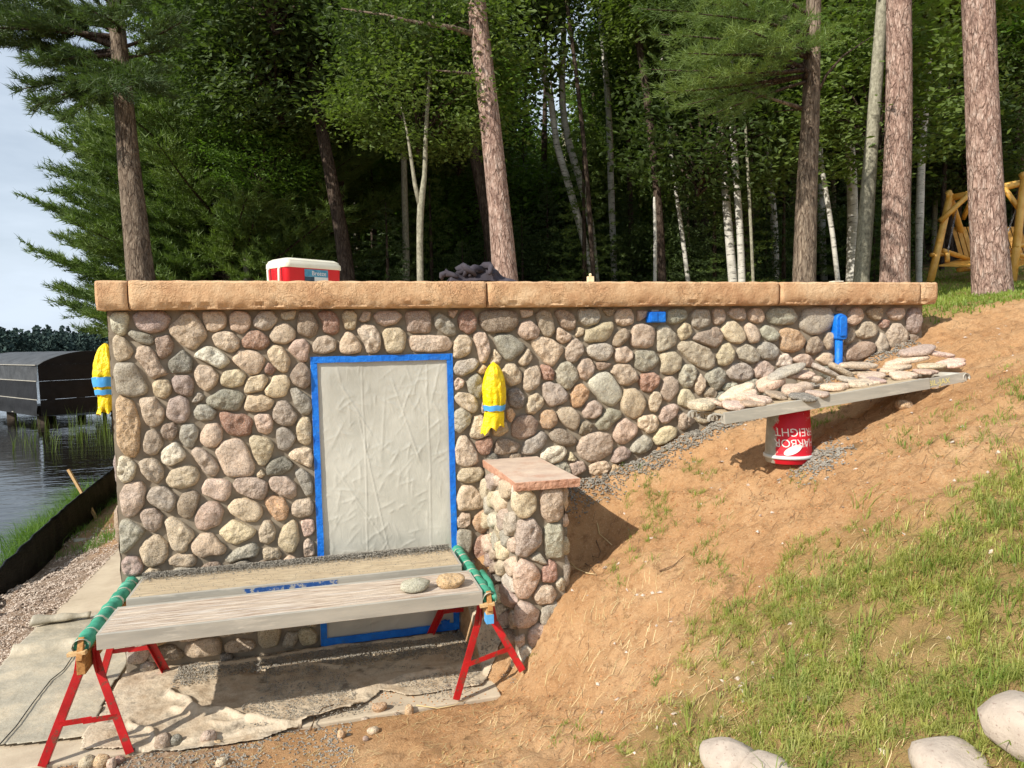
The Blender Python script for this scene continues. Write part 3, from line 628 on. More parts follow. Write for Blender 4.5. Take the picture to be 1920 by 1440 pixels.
REG['E']=((940,550),4.3636,"""b285,170,330,135,390,140,430,220,440,310,400,360,340,340,295,240
b435,150,500,130,590,170,612,230,600,290,550,305,490,270
g625,160,650,125,800,130,815,190,790,250,700,268,640,240
b820,130,935,125,915,180,870,190
p925,180,960,130,1060,125,1090,180,1080,250,1000,272,935,240
p1110,140,1195,140,1190,190,1120,235
n1345,150,1400,125,1500,130,1530,180,1500,230,1400,255,1345,230
g1550,170,1580,125,1690,130,1715,190,1700,260,1610,295,1560,260
p1725,150,1750,122,1820,130,1835,180,1820,240,1770,262,1740,240
p448,300,470,275,580,345,560,390,500,415,450,380
y605,350,620,270,685,290,670,340,620,362
t690,300,740,290,820,240,900,225,925,260,900,340,850,395,690,400,680,360
b910,400,930,330,1010,280,1050,310,1040,370,970,440,920,430
p1058,380,1070,270,1150,245,1240,270,1262,340,1240,430,1170,455,1070,430
g1268,300,1300,265,1370,265,1435,340,1430,420,1330,475,1280,475
y1445,300,1490,240,1550,255,1562,320,1530,370,1470,390
b1560,370,1620,320,1780,280,1815,330,1800,400,1740,448,1640,410
p243,380,320,350,400,370,500,430,510,480,420,605,360,570,260,440
p525,470,560,390,620,370,670,420,675,480,610,565,550,565,525,520
g690,460,740,415,850,405,910,430,915,490,860,555,780,550,705,500
t922,510,950,440,1020,430,1080,480,1075,530,1020,575,940,560
n1087,560,1100,480,1150,460,1250,470,1292,540,1260,600,1170,655,1100,610
y1303,600,1310,490,1420,470,1480,530,1470,620,1390,670,1310,650
t1437,440,1480,390,1560,390,1700,450,1755,520,1740,600,1680,625,1600,600,1500,510
y1768,500,1800,420,1870,405,1915,470,1890,570,1830,597,1780,580
p180,680,220,600,300,590,325,650,310,760,220,810,180,780
r320,585,390,590,435,640,425,715,345,705
n445,640,480,570,560,560,620,620,632,700,550,800,480,750,445,710
p625,610,660,530,730,535,770,600,750,670,690,715,640,690
b780,570,810,560,910,575,860,620,790,635
p890,640,940,580,1050,580,1120,660,1120,710,1050,755,980,750,940,680
r1125,720,1150,660,1240,645,1300,680,1280,760,1220,810,1160,800
g1455,650,1500,580,1580,590,1605,650,1560,770,1510,775,1465,740
y1575,780,1600,700,1630,650,1670,700,1670,770,1620,840
n1670,680,1720,620,1790,605,1840,660,1830,730,1770,790,1740,795,1690,730
g325,750,400,720,430,740,480,740,545,820,540,880,480,910,400,930,360,880
o570,830,600,760,660,735,720,790,715,850,650,930,590,935,570,890
w708,720,760,670,860,640,900,660,990,790,990,850,920,925,850,910,740,800
m665,970,700,900,770,870,825,920,820,990,760,1030,680,1020
t975,900,1010,790,1090,765,1160,830,1190,900,1150,990,1090,1035,1020,990,980,940
t1200,920,1240,800,1300,810,1318,870,1270,975,1220,960
p1303,780,1340,690,1400,675,1450,720,1450,800,1380,890,1320,860
t1445,850,1470,790,1530,780,1590,850,1590,900,1540,940,1450,910
t195,930,230,850,290,810,345,850,350,910,270,990,210,985
o318,990,350,955,430,955,460,1020,450,1080,400,1112,340,1105,320,1060
p455,960,480,925,580,930,640,990,640,1080,600,1125,540,1100,470,1030
n775,1080,800,1020,880,935,980,970,985,1010,900,1080,880,1120,800,1120
b635,1150,650,1060,700,1040,755,1070,740,1130,680,1165
p918,1140,960,1050,1020,1020,1120,1090,1110,1150,1020,1235,960,1230,925,1190
y1118,1030,1170,995,1270,1000,1292,1060,1260,1130,1200,1150,1130,1100
p1290,1000,1320,930,1420,900,1450,930,1430,1000,1360,1065,1310,1060
y1245,1180,1290,1110,1380,1080,1440,1110,1430,1170,1340,1230,1270,1245
b400,1150,430,1105,500,1105,600,1170,620,1220,570,1255,480,1240,410,1200
p620,1250,680,1160,780,1135,890,1150,920,1230,900,1310,800,1370,720,1380,640,1330
g1060,1260,1120,1180,1190,1160,1245,1220,1220,1280,1140,1315,1070,1300
w320,1310,380,1260,500,1245,540,1290,500,1370,420,1400,330,1370
y540,1370,570,1290,620,1360,600,1375
m900,1370,930,1280,1010,1250,1065,1300,1040,1350,930,1395
p555,1410,610,1370,670,1375,700,1440,600,1500,570,1470
t715,1430,760,1380,850,1370,905,1410,870,1460,780,1500,730,1480
p1440,1000,1490,970,1600,1040,1500,1125,1460,1110""")
REG['F']=((1340,550),3.6923,"""p85,140,120,100,200,100,222,150,200,190,130,180
p230,140,260,102,320,105,345,160,330,205,290,208,245,190
n357,150,390,100,540,100,577,160,550,210,450,222,380,205
g583,230,620,110,700,97,800,100,830,170,800,240,720,285,660,285
b840,125,850,97,895,97,890,125
p915,160,950,105,1000,95,1040,150,1000,210,950,225,920,200
b1048,130,1080,100,1160,100,1170,150,1140,190,1090,180
p1195,140,1230,100,1310,100,1318,150,1280,188,1220,180
m1330,160,1360,102,1420,102,1437,180,1420,260,1380,285,1340,250
t50,240,80,200,140,190,200,250,218,320,180,350,110,340,60,290
t210,220,240,200,290,230,320,290,300,340,250,345,220,290
n322,250,350,217,410,240,447,290,430,330,380,333,330,300
o455,260,500,235,590,260,635,320,610,380,540,412,460,390
b630,370,670,310,710,293,752,350,740,400,680,430,635,410
p760,320,780,270,820,270,832,340,820,385,780,390
b890,330,930,240,960,245,978,290,950,340,900,355
t983,270,1020,200,1090,195,1132,250,1110,295,1040,315,990,300
r1140,210,1170,175,1220,190,1200,235,1160,245
t1195,260,1230,215,1290,208,1330,260,1345,320,1310,370,1230,380,1205,330
b-30,290,-20,240,20,230,60,290,50,345,10,380,-20,350
n157,400,200,350,260,360,315,440,300,475,250,487,170,450
n297,370,340,333,400,345,447,390,440,440,390,465,330,450
g90,550,120,490,200,480,260,510,270,560,240,605,180,612,110,590
p275,540,300,475,360,467,410,510,400,560,370,590,290,590
w428,490,440,430,500,415,535,450,530,500,450,510
p545,460,580,420,650,420,690,470,700,510,600,510
y700,460,740,412,800,412,828,450,825,500,760,500
b890,430,940,360,1040,330,1110,345,1110,400,1060,440,970,470,895,465
g1115,340,1150,270,1180,280,1205,360,1190,400,1130,418
n50,660,90,620,160,620,160,650,90,690
b-80,700,-60,660,-10,650,20,690,0,730,-60,730""")
def chaikin(P,n=2):
    for _ in range(n):
        Q=[]
        for i in range(len(P)):
            a=P[i];b=P[(i+1)%len(P)]; Q.append((a[0]*.87+b[0]*.13,a[1]*.87+b[1]*.13)); Q.append((a[0]*.13+b[0]*.87,a[1]*.13+b[1]*.87))
        P=Q
    return P
def resample(P,n):
    P=np.array(P+[P[0]]); d=np.r_[0,np.cumsum(np.hypot(*np.diff(P,axis=0).T))]; t=np.linspace(0,d[-1],n+1)[:-1]
    return np.stack([np.interp(t,d,P[:,0]),np.interp(t,d,P[:,1])],1)
def stone_mesh(P,depth,n=32,seed=0,name='stone'):
    """P outline (u,v) metres about its centre; a rounded field stone bulging along +w"""
    P=resample(P,n); rings=((1.0,-.25),(1.0,.0),(.99,.26),(.955,.52),(.89,.74),(.78,.88),(.6,.96),(.4,1.),(.18,1.0)); V=[];F=[]
    rr=random.Random(seed); ox,oy=rr.random()*90,rr.random()*90; tx,ty=rr.uniform(-.22,.22),rr.uniform(-.22,.22); sz=math.sqrt(abs(P[:,0].ptp()*P[:,1].ptp())) if hasattr(P[:,0],'ptp') else math.sqrt(np.ptp(P[:,0])*np.ptp(P[:,1]))
    rough=rr.uniform(.3,1.)
    for s,h in rings:
        for k in range(n):
            u,v=P[k]*s; w=depth*h
            if h>=0:
                q=Vector((u/sz*2.1+ox,v/sz*2.1+oy,h*.7)); w+=depth*h*(.36*mn.noise(q)+rough*.34*mn.noise(q*2.7)+rough*.12*mn.noise(q*6.)+(tx*u+ty*v)/sz*1.2)
                q2=Vector((u/sz*4+ox,v/sz*4+oy,9)); d=rough*.09*mn.noise(q2); u*=1+d; v*=1+d
            V.append((u,v,w))
    V.append((0,0,depth*(1.0+.3*mn.noise(Vector((ox,oy,.7))))))
    R=len(rings)
    for i in range(R-1):
        for k in range(n):
            a=i*n+k;b=i*n+(k+1)%n; F.append((a,b,b+n,a+n))
    for k in range(n): F.append(((R-1)*n+k,(R-1)*n+(k+1)%n,R*n))
    return V,F
WALLP=[] # (polygon in x,z)
def place_stone(poly,code,parent,O,U,Vv,Wn,seed,maxd=.046):
    """poly in plane coords (u,v) metres; O+u*U+v*Vv"""
    P=np.array(chaikin([tuple(p) for p in poly])); c=P.mean(0); Q=(P-c)*1.045
    mn_=min(np.ptp(Q[:,0]),np.ptp(Q[:,1])); depth=min(maxd,.20*mn_+.018)
    V,F=stone_mesh([tuple(q) for q in Q],depth,seed=seed)
    O=Vector(O);U=Vector(U);Vv=Vector(Vv);Wn=Vector(Wn)
    base=O+U*float(c[0])+Vv*float(c[1])-parent.location
    if U.cross(Vv).dot(Wn)<0: F=[f[::-1] for f in F]
    V=[tuple(U*v[0]+Vv*v[1]+Wn*v[2]) for v in V]
    o=link('stone',mesh_py('stone',V,F,True),'fieldstone',parent,base,color=scol(code)); return P
sd=0
for key,(org,s,txt) in REG.items():
    for line in txt.split('\n'):
        c=line[0]; a=[float(t) for t in line[1:].split(',')]; pts=[]
        for i in range(0,len(a),2):
            p=atY(org[0]+a[i]/s,org[1]+a[i+1]/s,-.018); pts.append((p[0],p[2]))
        sd+=1; WALLP.append(place_stone(pts,c,BLD,(0,0,0),(1,0,0),(0,0,1),(0,-1,0),sd))
NWALL=sd
def inpoly(X,Y,P):
    ins=np.zeros(X.shape,bool); n=len(P); j=n-1
    for i in range(n):
        xi,yi=P[i];xj,yj=P[j]
        cnd=((yi>Y)!=(yj>Y))&(X<(xj-xi)*(Y-yi)/((yj-yi) or 1e-9)+xi); ins^=cnd; j=i
    return ins
def autofill(u0,u1,v0,v1,polys,blocked,gap=.018,rmin=.035,rmax=.13,tries=5000,maxn=100,seed=5,step=.012):
    rr=random.Random(seed); us=np.arange(u0,u1,step); vs=np.arange(v0,v1,step); X,Y=np.meshgrid(us,vs,indexing='ij')
    occ=blocked(X,Y)
    for P in polys:
        m=(X>P[:,0].min())&(X<P[:,0].max())&(Y>P[:,1].min())&(Y<P[:,1].max())
        if m.any(): occ[m]|=inpoly(X[m],Y[m],P)
    out=[]
    def clear(u,v,r):
        i=int((u-u0)/step);j=int((v-v0)/step)
        return 0<=i<occ.shape[0] and 0<=j<occ.shape[1] and not occ[i,j]
    big=rmax
    for t in range(tries):
        if len(out)>=maxn: break
        rm=rmax*(1-.7*t/tries); u=rr.uniform(u0,u1); v=rr.uniform(v0,v1)
        if not clear(u,v,0): continue
        ang=rr.random()*3.14; el=rr.uniform(.62,1.); rs=[]
        for k in range(12):
            a=k*math.pi/6; lim=rm*(el+(1-el)*abs(math.cos(a-ang)))*rr.uniform(.9,1.05); r=0
            while r<lim+gap and clear(u+math.cos(a)*r,v+math.sin(a)*r,0): r+=step*.6
            rs.append(min(r-gap,lim))
        if min(rs)<rm*.42 or min(rs)<rmin*.6 or sum(rs)/12<max(rmin,rm*.62): continue
        rs=[(rs[i-1]+2*rs[i]+rs[(i+1)%12])/4 for i in range(12)]
        P=np.array([(u+math.cos(k*math.pi/6)*rs[k],v+math.sin(k*math.pi/6)*rs[k]) for k in range(12)]); out.append(P)
        P2=(P-P.mean(0))*1.0+P.mean(0); m=(np.abs(X-u)<.3)&(np.abs(Y-v)<.3); occ[m]|=inpoly(X[m],Y[m],P2)
    return out
CODES='pptttybgmnwobdy'
def wblock(X,Y):
    gz=np.interp(X,[-2,1.1,1.5,1.79,2.19,2.56,2.9,3.39,4.22,4.65,5.15],[-.02,-.02,.4,1.0,1.1,1.22,1.37,1.55,1.8,1.93,2.1])
    return ((X>DX0-.01)&(X<DX1+.01)&(Y<DZ1+.01))|(Y<gz)|(Y>2.41)|(X<-1.32)|(X>5.14)|((X>1.14)&(X<1.5)&(Y<1.25))
for P in autofill(-1.33,5.15,0,2.43,WALLP,wblock,rmax=.11,maxn=45):
    sd+=1; place_stone(P,random.choice(CODES),BLD,(0,0,0),(1,0,0),(0,0,1),(0,-1,0),sd)
NL=min(300-sd,60)
for P in autofill(.03,3.4,.02,2.41,[],lambda X,Y:(Y>2.4),rmax=.16,maxn=NL,seed=9,rmin=.06,gap=.02,tries=9000):
    sd+=1; place_stone(P,random.choice(CODES),BLD,(-1.33,0,0),(0,1,0),(0,0,1),(-1,0,0),sd)
print('stones',NWALL,sd)
# doorway: plain door leaf behind a taped plastic sheet
DOOR=link('door',None,parent=BLD,loc=Vector((DX0,.12,0))-BLD.location)
mb=MB(); mb.box((0,0,.03),(DX1-DX0,.04,DZ1)); mb.V=mb.V; me=mb.mesh('door_leaf'); link('door_leaf',me,'cooler_white',DOOR)
# sheet
nu,nv=150,300; w=DX1-DX0; U_,V_=np.meshgrid(np.linspace(0,w,nu),np.linspace(DZ0,DZ1,nv),indexing='ij')
ex=np.minimum(np.minimum(U_,w-U_)/.12,np.minimum(V_-DZ0,DZ1-V_)/.12).clip(0,1)
rg=lambda x:1-np.abs(2*x)*2.2
d=ex*(.012*fbm(U_*2+2,V_*1.6,2)*2)
_cr=random.Random(12)
for _ in range(420):
    a=_cr.uniform(0,w);b=_cr.uniform(DZ0,DZ1);an=_cr.choice((_cr.gauss(.6,.35),_cr.gauss(2.2,.4),_cr.gauss(1.5,.25)));L=_cr.uniform(.04,.22)*(1 if _<390 else 4.);c_=a+L*math.cos(an);e_=b+L*math.sin(an)
    nxx,nyy=-(e_-b)/L,(c_-a)/L; t=((U_-a)*(c_-a)+(V_-b)*(e_-b))/L/L; q=(U_-a)*nxx+(V_-b)*nyy+.012*np.sin(t*3+_)
    wd=_cr.uniform(.004,.010); d=d+ex*_cr.uniform(.001,.0035)*(np.exp(-np.abs(q)/wd))*(sm(0,.4,t)*(1-sm(.6,1.,t)))
for xc in (.355,.815): d=d+ex*.004*np.exp(-((U_-xc-.004*np.sin(V_*6))/.0035)**2)
for (a,b,c_,e_) in ((.30,1.75,.62,.05),(.12,1.35,.5,.7),(.55,1.95,.75,1.3),(.2,1.9,.42,1.5)):
    L=math.hypot(c_-a,e_-b); nxx,nyy=-(e_-b)/L,(c_-a)/L; t=((U_-a)*(c_-a)+(V_-b)*(e_-b))/L/L; q=(U_-a)*nxx+(V_-b)*nyy
    d=d+.0035*np.exp(-(q/.004)**2)*sm(0,.1,t)*(1-sm(.9,1.,t))
idx=np.arange(nu*nv).reshape(nu,nv); Fq=np.stack([idx[:-1,:-1].ravel(),idx[1:,:-1].ravel(),idx[1:,1:].ravel(),idx[:-1,1:].ravel()],1)
me=mesh_np('plastic_sheet',np.stack([U_.ravel(),-.128-d.ravel(),V_.ravel()],1),Fq,True); link('plastic_sheet',me,'plastic',DOOR)
def tape(x0,x1,z0,z1,y,mat='blue_tape',seed=0,amp=.003):
    mb=MB(); vert=(z1-z0)>(x1-x0); n=60; G=[]
    for i in range(n+1):
        t=i/n; wob=.003*mn.noise(Vector((t*9,seed,0)))
        r=[]
        for j in range(4):
            s=j/3
            if vert: x=x0+(x1-x0)*s+wob; z=z0+(z1-z0)*t
            else: z=z0+(z1-z0)*s+wob; x=x0+(x1-x0)*t
            r.append((x,y-amp*abs(mn.noise(Vector((x*14,z*14,seed*3.1))))-.001,z))
        G.append(r)
    return mb.grid(G)
for i,(a,b,c_,d_,y) in enumerate(((.002,.046,DZ0,DZ1,-.143),(w-.044,w+.0,DZ0,DZ1,-.143),(.02,w-.02,DZ1-.044,DZ1+.0,-.147),(.02,w-.02,DZ0-.002,DZ0+.055,-.147))):
    me=tape(a,b,c_,d_,y,seed=i).mesh('tape_strip',True); link('tape_strip',me,'blue_tape',DOOR)
mb=MB(); mb.grid([[(w-.14+.05*i/3,-.16-.012*math.sin(i+j),.06+.02*j+.01*math.sin(3*i+j)) for j in range(4)] for i in range(5)]); link('tape_scrap',mb.mesh('tape_scrap',True),'blue_tape',DOOR)
# ---------------------------------------------------------------- stub wall (pier)
PX0,PX1,PY0=1.155,1.475,-.875
PIER=empty('stone_pier',((PX0+PX1)/2,PY0/2,0),'short fieldstone wing wall with a pink flagstone cap standing right of the masked door','wall')
mb=MB(); 
mb.grid(wallgrid((PX0,PY0,-.1),(1,0,0),(0,0,1),PX1-PX0,1.37,.05,(0,-1,0))); mb.grid(wallgrid((PX0,-.004,-.1),(0,-1,0),(0,0,1),-PY0,1.37,.05,(-1,0,0))); mb.grid(wallgrid((PX1,PY0,-.1),(0,1,0),(0,0,1),-PY0,1.37,.05,(1,0,0)))
mb.obj('mortar_core','mortar',PIER,True)
FR="""y300,300,390,260,455,330,455,420,400,475,340,475,290,400
p485,300,520,270,635,265,640,450,600,500,540,510,485,450
m320,640,330,500,440,475,490,560,495,640,440,700,380,750,320,720
n510,560,540,515,635,515,640,730,610,750,530,745,512,700
g405,750,480,705,535,785,500,790
p305,820,360,755,450,790,485,860,460,940,400,1020,340,1025,310,950
r495,830,545,760,595,780,600,880,570,915,495,910
p430,1010,480,935,560,930,600,990,560,1055,470,1065
m315,1100,350,1035,430,1060,480,1110,460,1180,400,1220,320,1220
p310,1300,380,1260,380,1330,330,1355"""
LF="""m115,180,150,170,160,250,140,290,118,270
t165,180,195,200,190,260,165,255
y125,300,148,290,148,400,125,400
y150,330,190,280,230,350,220,420,190,445,155,400
w118,470,140,430,180,450,185,520,160,545,125,530
t200,210,270,240,270,330,230,350,205,290
w275,250,300,265,305,370,290,400,278,350
m190,480,225,400,240,470,235,560,200,560
g245,440,280,430,290,560,265,600,245,570
p250,640,275,600,298,640,295,710,255,700
t118,600,150,560,160,610,140,650
t130,700,150,655,175,690,170,750,140,755
y180,640,210,620,240,690,230,760,190,750
t175,800,205,740,235,790,220,870,180,860
t240,760,280,730,298,830,285,875,245,840
b137,780,165,770,170,830,140,850
w215,870,240,840,290,900,300,990,270,960,230,930
m190,930,230,900,300,1030,275,1085,230,1050
d140,850,180,870,200,900,155,925
w170,1100,200,1050,235,1090,200,1150,175,1150
m200,1150,240,1095,260,1150,240,1210,205,1190
g265,1110,295,1090,300,1200,275,1230
b195,1210,260,1225,290,1300,260,1370,220,1300
t170,1170,190,1160,195,1210,182,1230"""
def pp(txt,fn):
    out=[]
    for line in txt.split('\n'):
        a=[float(t) for t in line[1:].split(',')]; out.append((line[0],[fn(880+a[i]/3.6,840+a[i+1]/3.6) for i in range(0,len(a),2)]))
    return out
ff=[]
for c,P in pp(FR,lambda x,y:(lambda q:(min(max(q[0],PX0-.03),PX1+.03),q[2]))(atY(x,y,PY0-.03))):
    sd+=1; ff.append(place_stone(P,c,PIER,(0,PY0,0),(1,0,0),(0,0,1),(0,-1,0),sd,.06))
for P in autofill(PX0,PX1,0.,1.25,ff,lambda X,Y:(Y>1.23),rmax=.1,maxn=8,seed=3):
    sd+=1; place_stone(P,random.choice(CODES),PIER,(0,PY0,0),(1,0,0),(0,0,1),(0,-1,0),sd)
lf=[]
for c,P in pp(LF,lambda x,y:(lambda q:(min(max(q[1],PY0-.01),-.02),q[2]))(atX(x,y,PX0-.03))):
    P=[tuple(p) for p in P]
    if np.ptp([p[0] for p in P])<.03 or np.ptp([p[1] for p in P])<.03: continue
    sd+=1; lf.append(place_stone(P,c,PIER,(PX0,0,0),(0,1,0),(0,0,1),(-1,0,0),sd,.05))
for P in autofill(PY0,-.02,0.,1.25,lf,lambda X,Y:(Y>1.24),rmax=.09,maxn=20,seed=4,gap=.012,rmin=.03):
    sd+=1; place_stone(P,random.choice(CODES),PIER,(PX0,0,0),(0,1,0),(0,0,1),(-1,0,0),sd)
for P in autofill(PY0,-.05,0.5,1.25,[],lambda X,Y:(Y>1.24),rmax=.13,maxn=20,seed=6):
    sd+=1; place_stone(P,random.choice(CODES),PIER,(PX1,0,0),(0,1,0),(0,0,1),(1,0,0),sd)
# cap slab
def slab(x0,x1,y0,y1,z0,z1,seed=0):
    n=40; out=[]
    per=[]
    for i in range(n): per.append((x0+(x1-x0)*i/n,y0))
    for i in range(n): per.append((x1,y0+(y1-y0)*i/n))
    for i in range(n): per.append((x1-(x1-x0)*i/n,y1))
    for i in range(n): per.append((x0,y1-(y1-y0)*i/n))
    cx,cy=(x0+x1)/2,(y0+y1)/2; V=[];F=[];m_=len(per)
    for L,z in enumerate((z0,z0+(z1-z0)*.35,z0+(z1-z0)*.7,z1-.003,z1)):
        for k,(x,y) in enumerate(per):
            e=.012*abs(mn.noise(Vector((x*13,y*13,L*1.3+seed))))+(.006 if L in(0,4) else 0)
            dx,dy=cx-x,cy-y; l=math.hypot(dx,dy); V.append((x+dx/l*e,y+dy/l*e,z))
    for L in range(4):
        for k in range(m_): a=L*m_+k;b=L*m_+(k+1)%m_; F.append((a,b,b+m_,a+m_))
    F.append(tuple(4*m_+k for k in range(m_))); F.append(tuple(range(m_))[::-1]); return V,F
V,F=slab(1.135,1.565,-.945,-.012,1.243,1.298)
mb=MB().add(V,F); o=mb.obj('cap_slab','sandstone',PIER); o.data.materials.append(MAT['sandstone_edge'])
for p in o.data.polygons: p.material_index=0 if abs(p.normal.z)>.9 and p.center.z>0 and len(p.vertices)>4 else 1

rr=np.random.default_rng(44); n=1100; a=rad(-48)+rad(50)*rr.random(n); R0=rr.uniform(405,455,n); hh=rr.uniform(6.5,14,n)+4*vnoise(a*26,a*0+3)
wd=rr.uniform(1.8,3.8,n); k=np.repeat(np.arange(n),64); t=rr.random(len(k))**.8; pin=(rr.random(n)<.4)[k]
rr_=wd[k]*np.where(pin,(1-t)*1.0+.1,np.sqrt(np.clip(1-(t*1.6-.6).clip(0)**2,0.02,1))); q=rr.random(len(k))*6.28; s_=np.sqrt(rr.random(len(k)))
C_=np.stack([np.sin(a[k])*R0[k]+rr_*s_*np.cos(q),np.cos(a[k])*R0[k]+rr_*s_*np.sin(q),-.4+hh[k]*t],1)
nr=rr.normal(0,1,(len(k),3)); nr/=np.linalg.norm(nr,axis=1)[:,None]; u_=np.cross(nr,rr.normal(0,1,(len(k),3))); u_/=np.linalg.norm(u_,axis=1)[:,None]; v_=np.cross(nr,u_); sz=rr.uniform(.5,1.1,len(k))[:,None]
Vv_=np.stack([C_-u_*sz,C_+v_*sz*.8,C_+u_*sz,C_-v_*sz*.8],1).reshape(-1,3)
link('distant_treeline',mesh_np('distant_treeline',Vv_,np.arange(len(Vv_)).reshape(-1,4)),'far_trees',kind='stuff',label='low dark line of trees on the far shore of the lake')
# ================================================================= props
def place(o,loc): o.location=tuple(map(float,loc)); return o
def text_mesh(txt,size,name='lettering',align='CENTER'):
    cu=bpy.data.curves.new(name,'FONT'); cu.body=txt; cu.size=size; cu.align_x=align; cu.resolution_u=3
    t=bpy.data.objects.new('tmp',cu); COL.objects.link(t); bpy.context.view_layer.update()
    me=bpy.data.meshes.new_from_object(t.evaluated_get(bpy.context.evaluated_depsgraph_get())); bpy.data.objects.remove(t); bpy.data.curves.remove(cu)
    me.name=name; me.materials.clear(); return me
# ---- sawhorses
def sawhorse(xc,label,front_dy=0,feet=None,gz=(0,0,0,0)):
    S=empty('sawhorse',(xc,-.53,0),label,'sawhorse','red steel sawhorses under the work table')
    y0,y1,zb=-1.02,-.06,.585
    mb=MB(); mb.box((xc-.021,y0-.06,zb-.10),(xc+.021,y1+.03,zb+.0)); mb.obj('beam','old_lumber' if xc<0 else 'raw_lumber',S,bevel=.003)
    if xc>0:
        mb=MB(); mb.box((xc-.0225,y0-.063,zb-.101),(xc+.0225,y0-.0,zb-.045)); mb.obj('painted_end','blue_tape_light',S)
    mb=MB(); mb.bar((xc-.06,y0-.05,zb+.012),(xc+.03,y0-.06,zb+.020),.03,.02); mb.obj('crosspiece','raw_lumber',S,bevel=.002)
    mb=MB(); mb.bar((xc,y0-.075,zb-.02),(xc,y0-.02,zb+.085),.028,.028,(1,0,0)); mb.obj('stop_block','old_lumber',S,bevel=.002)
    k=0
    for yy,fy in ((y0+.06,-1.03),(y1-.10,-.05)):
        tops=[]
        for s in (-1,1):
            fx=feet[k]; top=Vector((xc+s*.03,yy,zb-.02)); mid=Vector((xc+s*.052,yy,zb-.14)); foot=Vector((fx,fy,gz[k]))
            mb=MB()
            for a,b in ((top,mid),(mid,foot)):
                d=(b-a).normalized(); 
                mb.bar(a,b,.044,.006,(0,1,0)); 
                q=Vector((-s*.021,.018 if fy<-.5 else -.018,0)); mb.bar(a+q,b+q,.006,.036,(0,1,0))
            mb.obj('leg','red_paint',S,bevel=.0015); tops.append((mid,foot)); k+=1
        a=tops[0][0].lerp(tops[0][1],.55); b=tops[1][0].lerp(tops[1][1],.55); m_=(a+b)/2
        mb=MB(); mb.bar(a,m_+Vector((.02,0,.004)),.006,.028); mb.bar(m_-Vector((.02,0.007,0)),b,.006,.028); mb.obj('brace','red_paint',S)
        mb=MB(); mb.box((xc-.055,yy-.03,zb-.17),(xc+.055,yy+.03,zb-.101)) ; 
        mb2=MB(); mb2.bar((xc-.033,yy,zb-.0),(xc-.045,yy,zb-.14),.055,.006,(1,0,0)); mb2.bar((xc+.033,yy,zb),(xc+.045,yy,zb-.14),.055,.006,(1,0,0)); mb2.obj('bracket','red_paint',S)
    # foam tube slit over the beam, taped down
    n=26; G=[]; tube=MB(); pts=[];R=[]
    for i in range(40):
        t=i/39; y=y0-.035+(y1-y0+.09)*t; pts.append((xc+.004*math.sin(i*.9),y,zb+.046+.003*math.sin(i*1.7))); R.append(.041*(1-.13*(1 if (i%6)==0 else 0))*(1+.04*math.sin(i*2.1)))
    # open C-profile along the beam
    G=[]
    for p,r in zip(pts,R):
        row=[]
        for j in range(22):
            a=rad(-62)+rad(304)*j/21; row.append((p[0]+r*math.sin(a-rad(90))*-1 if False else p[0]+r*math.cos(a),p[1],p[2]+r*math.sin(a)))
        for j in range(21,-1,-1):
            a=rad(-62)+rad(304)*j/21; row.append((p[0]+r*.52*math.cos(a),p[1],p[2]+r*.52*math.sin(a)))
        G.append(row)
    tube.grid(G,closed=True); tube.F.append(tuple(range(44))); tube.F.append(tuple(39*44+q for q in range(44))[::-1])
    tube.obj('foam_tube','foam_green',S,True)
    for i in range(0,40,6):
        p=pts[i]; mb=MB(); G=[]
        for dy in (-.016,-.008,.0,.008,.016):
            G.append([(p[0]+(.0405+.002*math.sin(q*2.))*math.cos(q*2*math.pi/20),p[1]+dy+.006*math.sin(q*.6),p[2]-.003+(.0405)*math.sin(q*2*math.pi/20)) for q in range(20)])
        mb.grid(G,closed=True); mb.obj('tape_band','clear_tape',S,True)
    if xc>0:
        mb=MB(); mb.tube([(xc+.03,y0-.045,zb+.045),(xc+.065,-.8,zb+.05),(xc+.06,-.6,zb+.055)],.022,10); mb.obj('foam_flap','foam_green',S,True)
    return S
sawhorse(-1.265,'red metal sawhorse with a green foam tube, nearer the lake',feet=[-1.489,-1.070,-1.470,-1.075],gz=(0,0,.01,.01))
sawhorse(.925,'red metal sawhorse with a green foam tube, beside the stone wing wall',feet=[.715,1.135,.69,1.10],gz=(.02,.14,.01,.02))
# ---- table planks
def plank(name,x0,x1,y0,y1,z0,z1,label,top,skew=0.,extra=None):
    T=empty(name,((x0+x1)/2,(y0+y1)/2,z0),label,'plank','scaffold planks laid across the sawhorses')
    mb=MB(); mb.box((x0+.012,y0+.022,z1-.014),(x1-.012,y1-.022,z1)); mb.obj('plywood_deck',top,T)
    for a,b in ((y0,y0+.02),(y1-.02,y1)):
        mb=MB(); mb.box((x0,a,z0),(x1,b,z1+.002)); mb.obj('side_rail','aluminium',T,bevel=.002)
    for a,b in ((x0-.004,x0+.01),(x1-.01,x1+.004)):
        mb=MB(); mb.box((a,y0+.0215,z0+.012),(b,y1-.0215,z1-.002)); mb.obj('end_cap','aluminium',T)
    for i in range(5):
        x=x0+.2+(x1-x0-.4)*i/4; mb=MB(); mb.box((x-.02,y0+.021,z0+.012),(x+.02,y1-.021,z1-.015)); mb.obj('rung','aluminium',T)
    return T
P1=plank('scaffold_plank',-1.19,.885,-1.07,-.655,.602,.682,'pale weathered plywood scaffold plank, front one on the sawhorses','plywood_top')
P2=plank('scaffold_plank',-1.165,.855,-.575,-.145,.602,.696,'dusty scaffold plank under a ridge of grit, nearer the door','plywood_dusty')
mb=MB(); n=22
for i in range(n+1):
    pass
x0b,x1b=-.52,.05
G=[[(x0b+(x1b-x0b)*i/n,-.5765-.0006,.628+.006*mn.noise(Vector((i*.9,0,0)))+.058*j) for j in (0,1)] for i in range(n+1)]
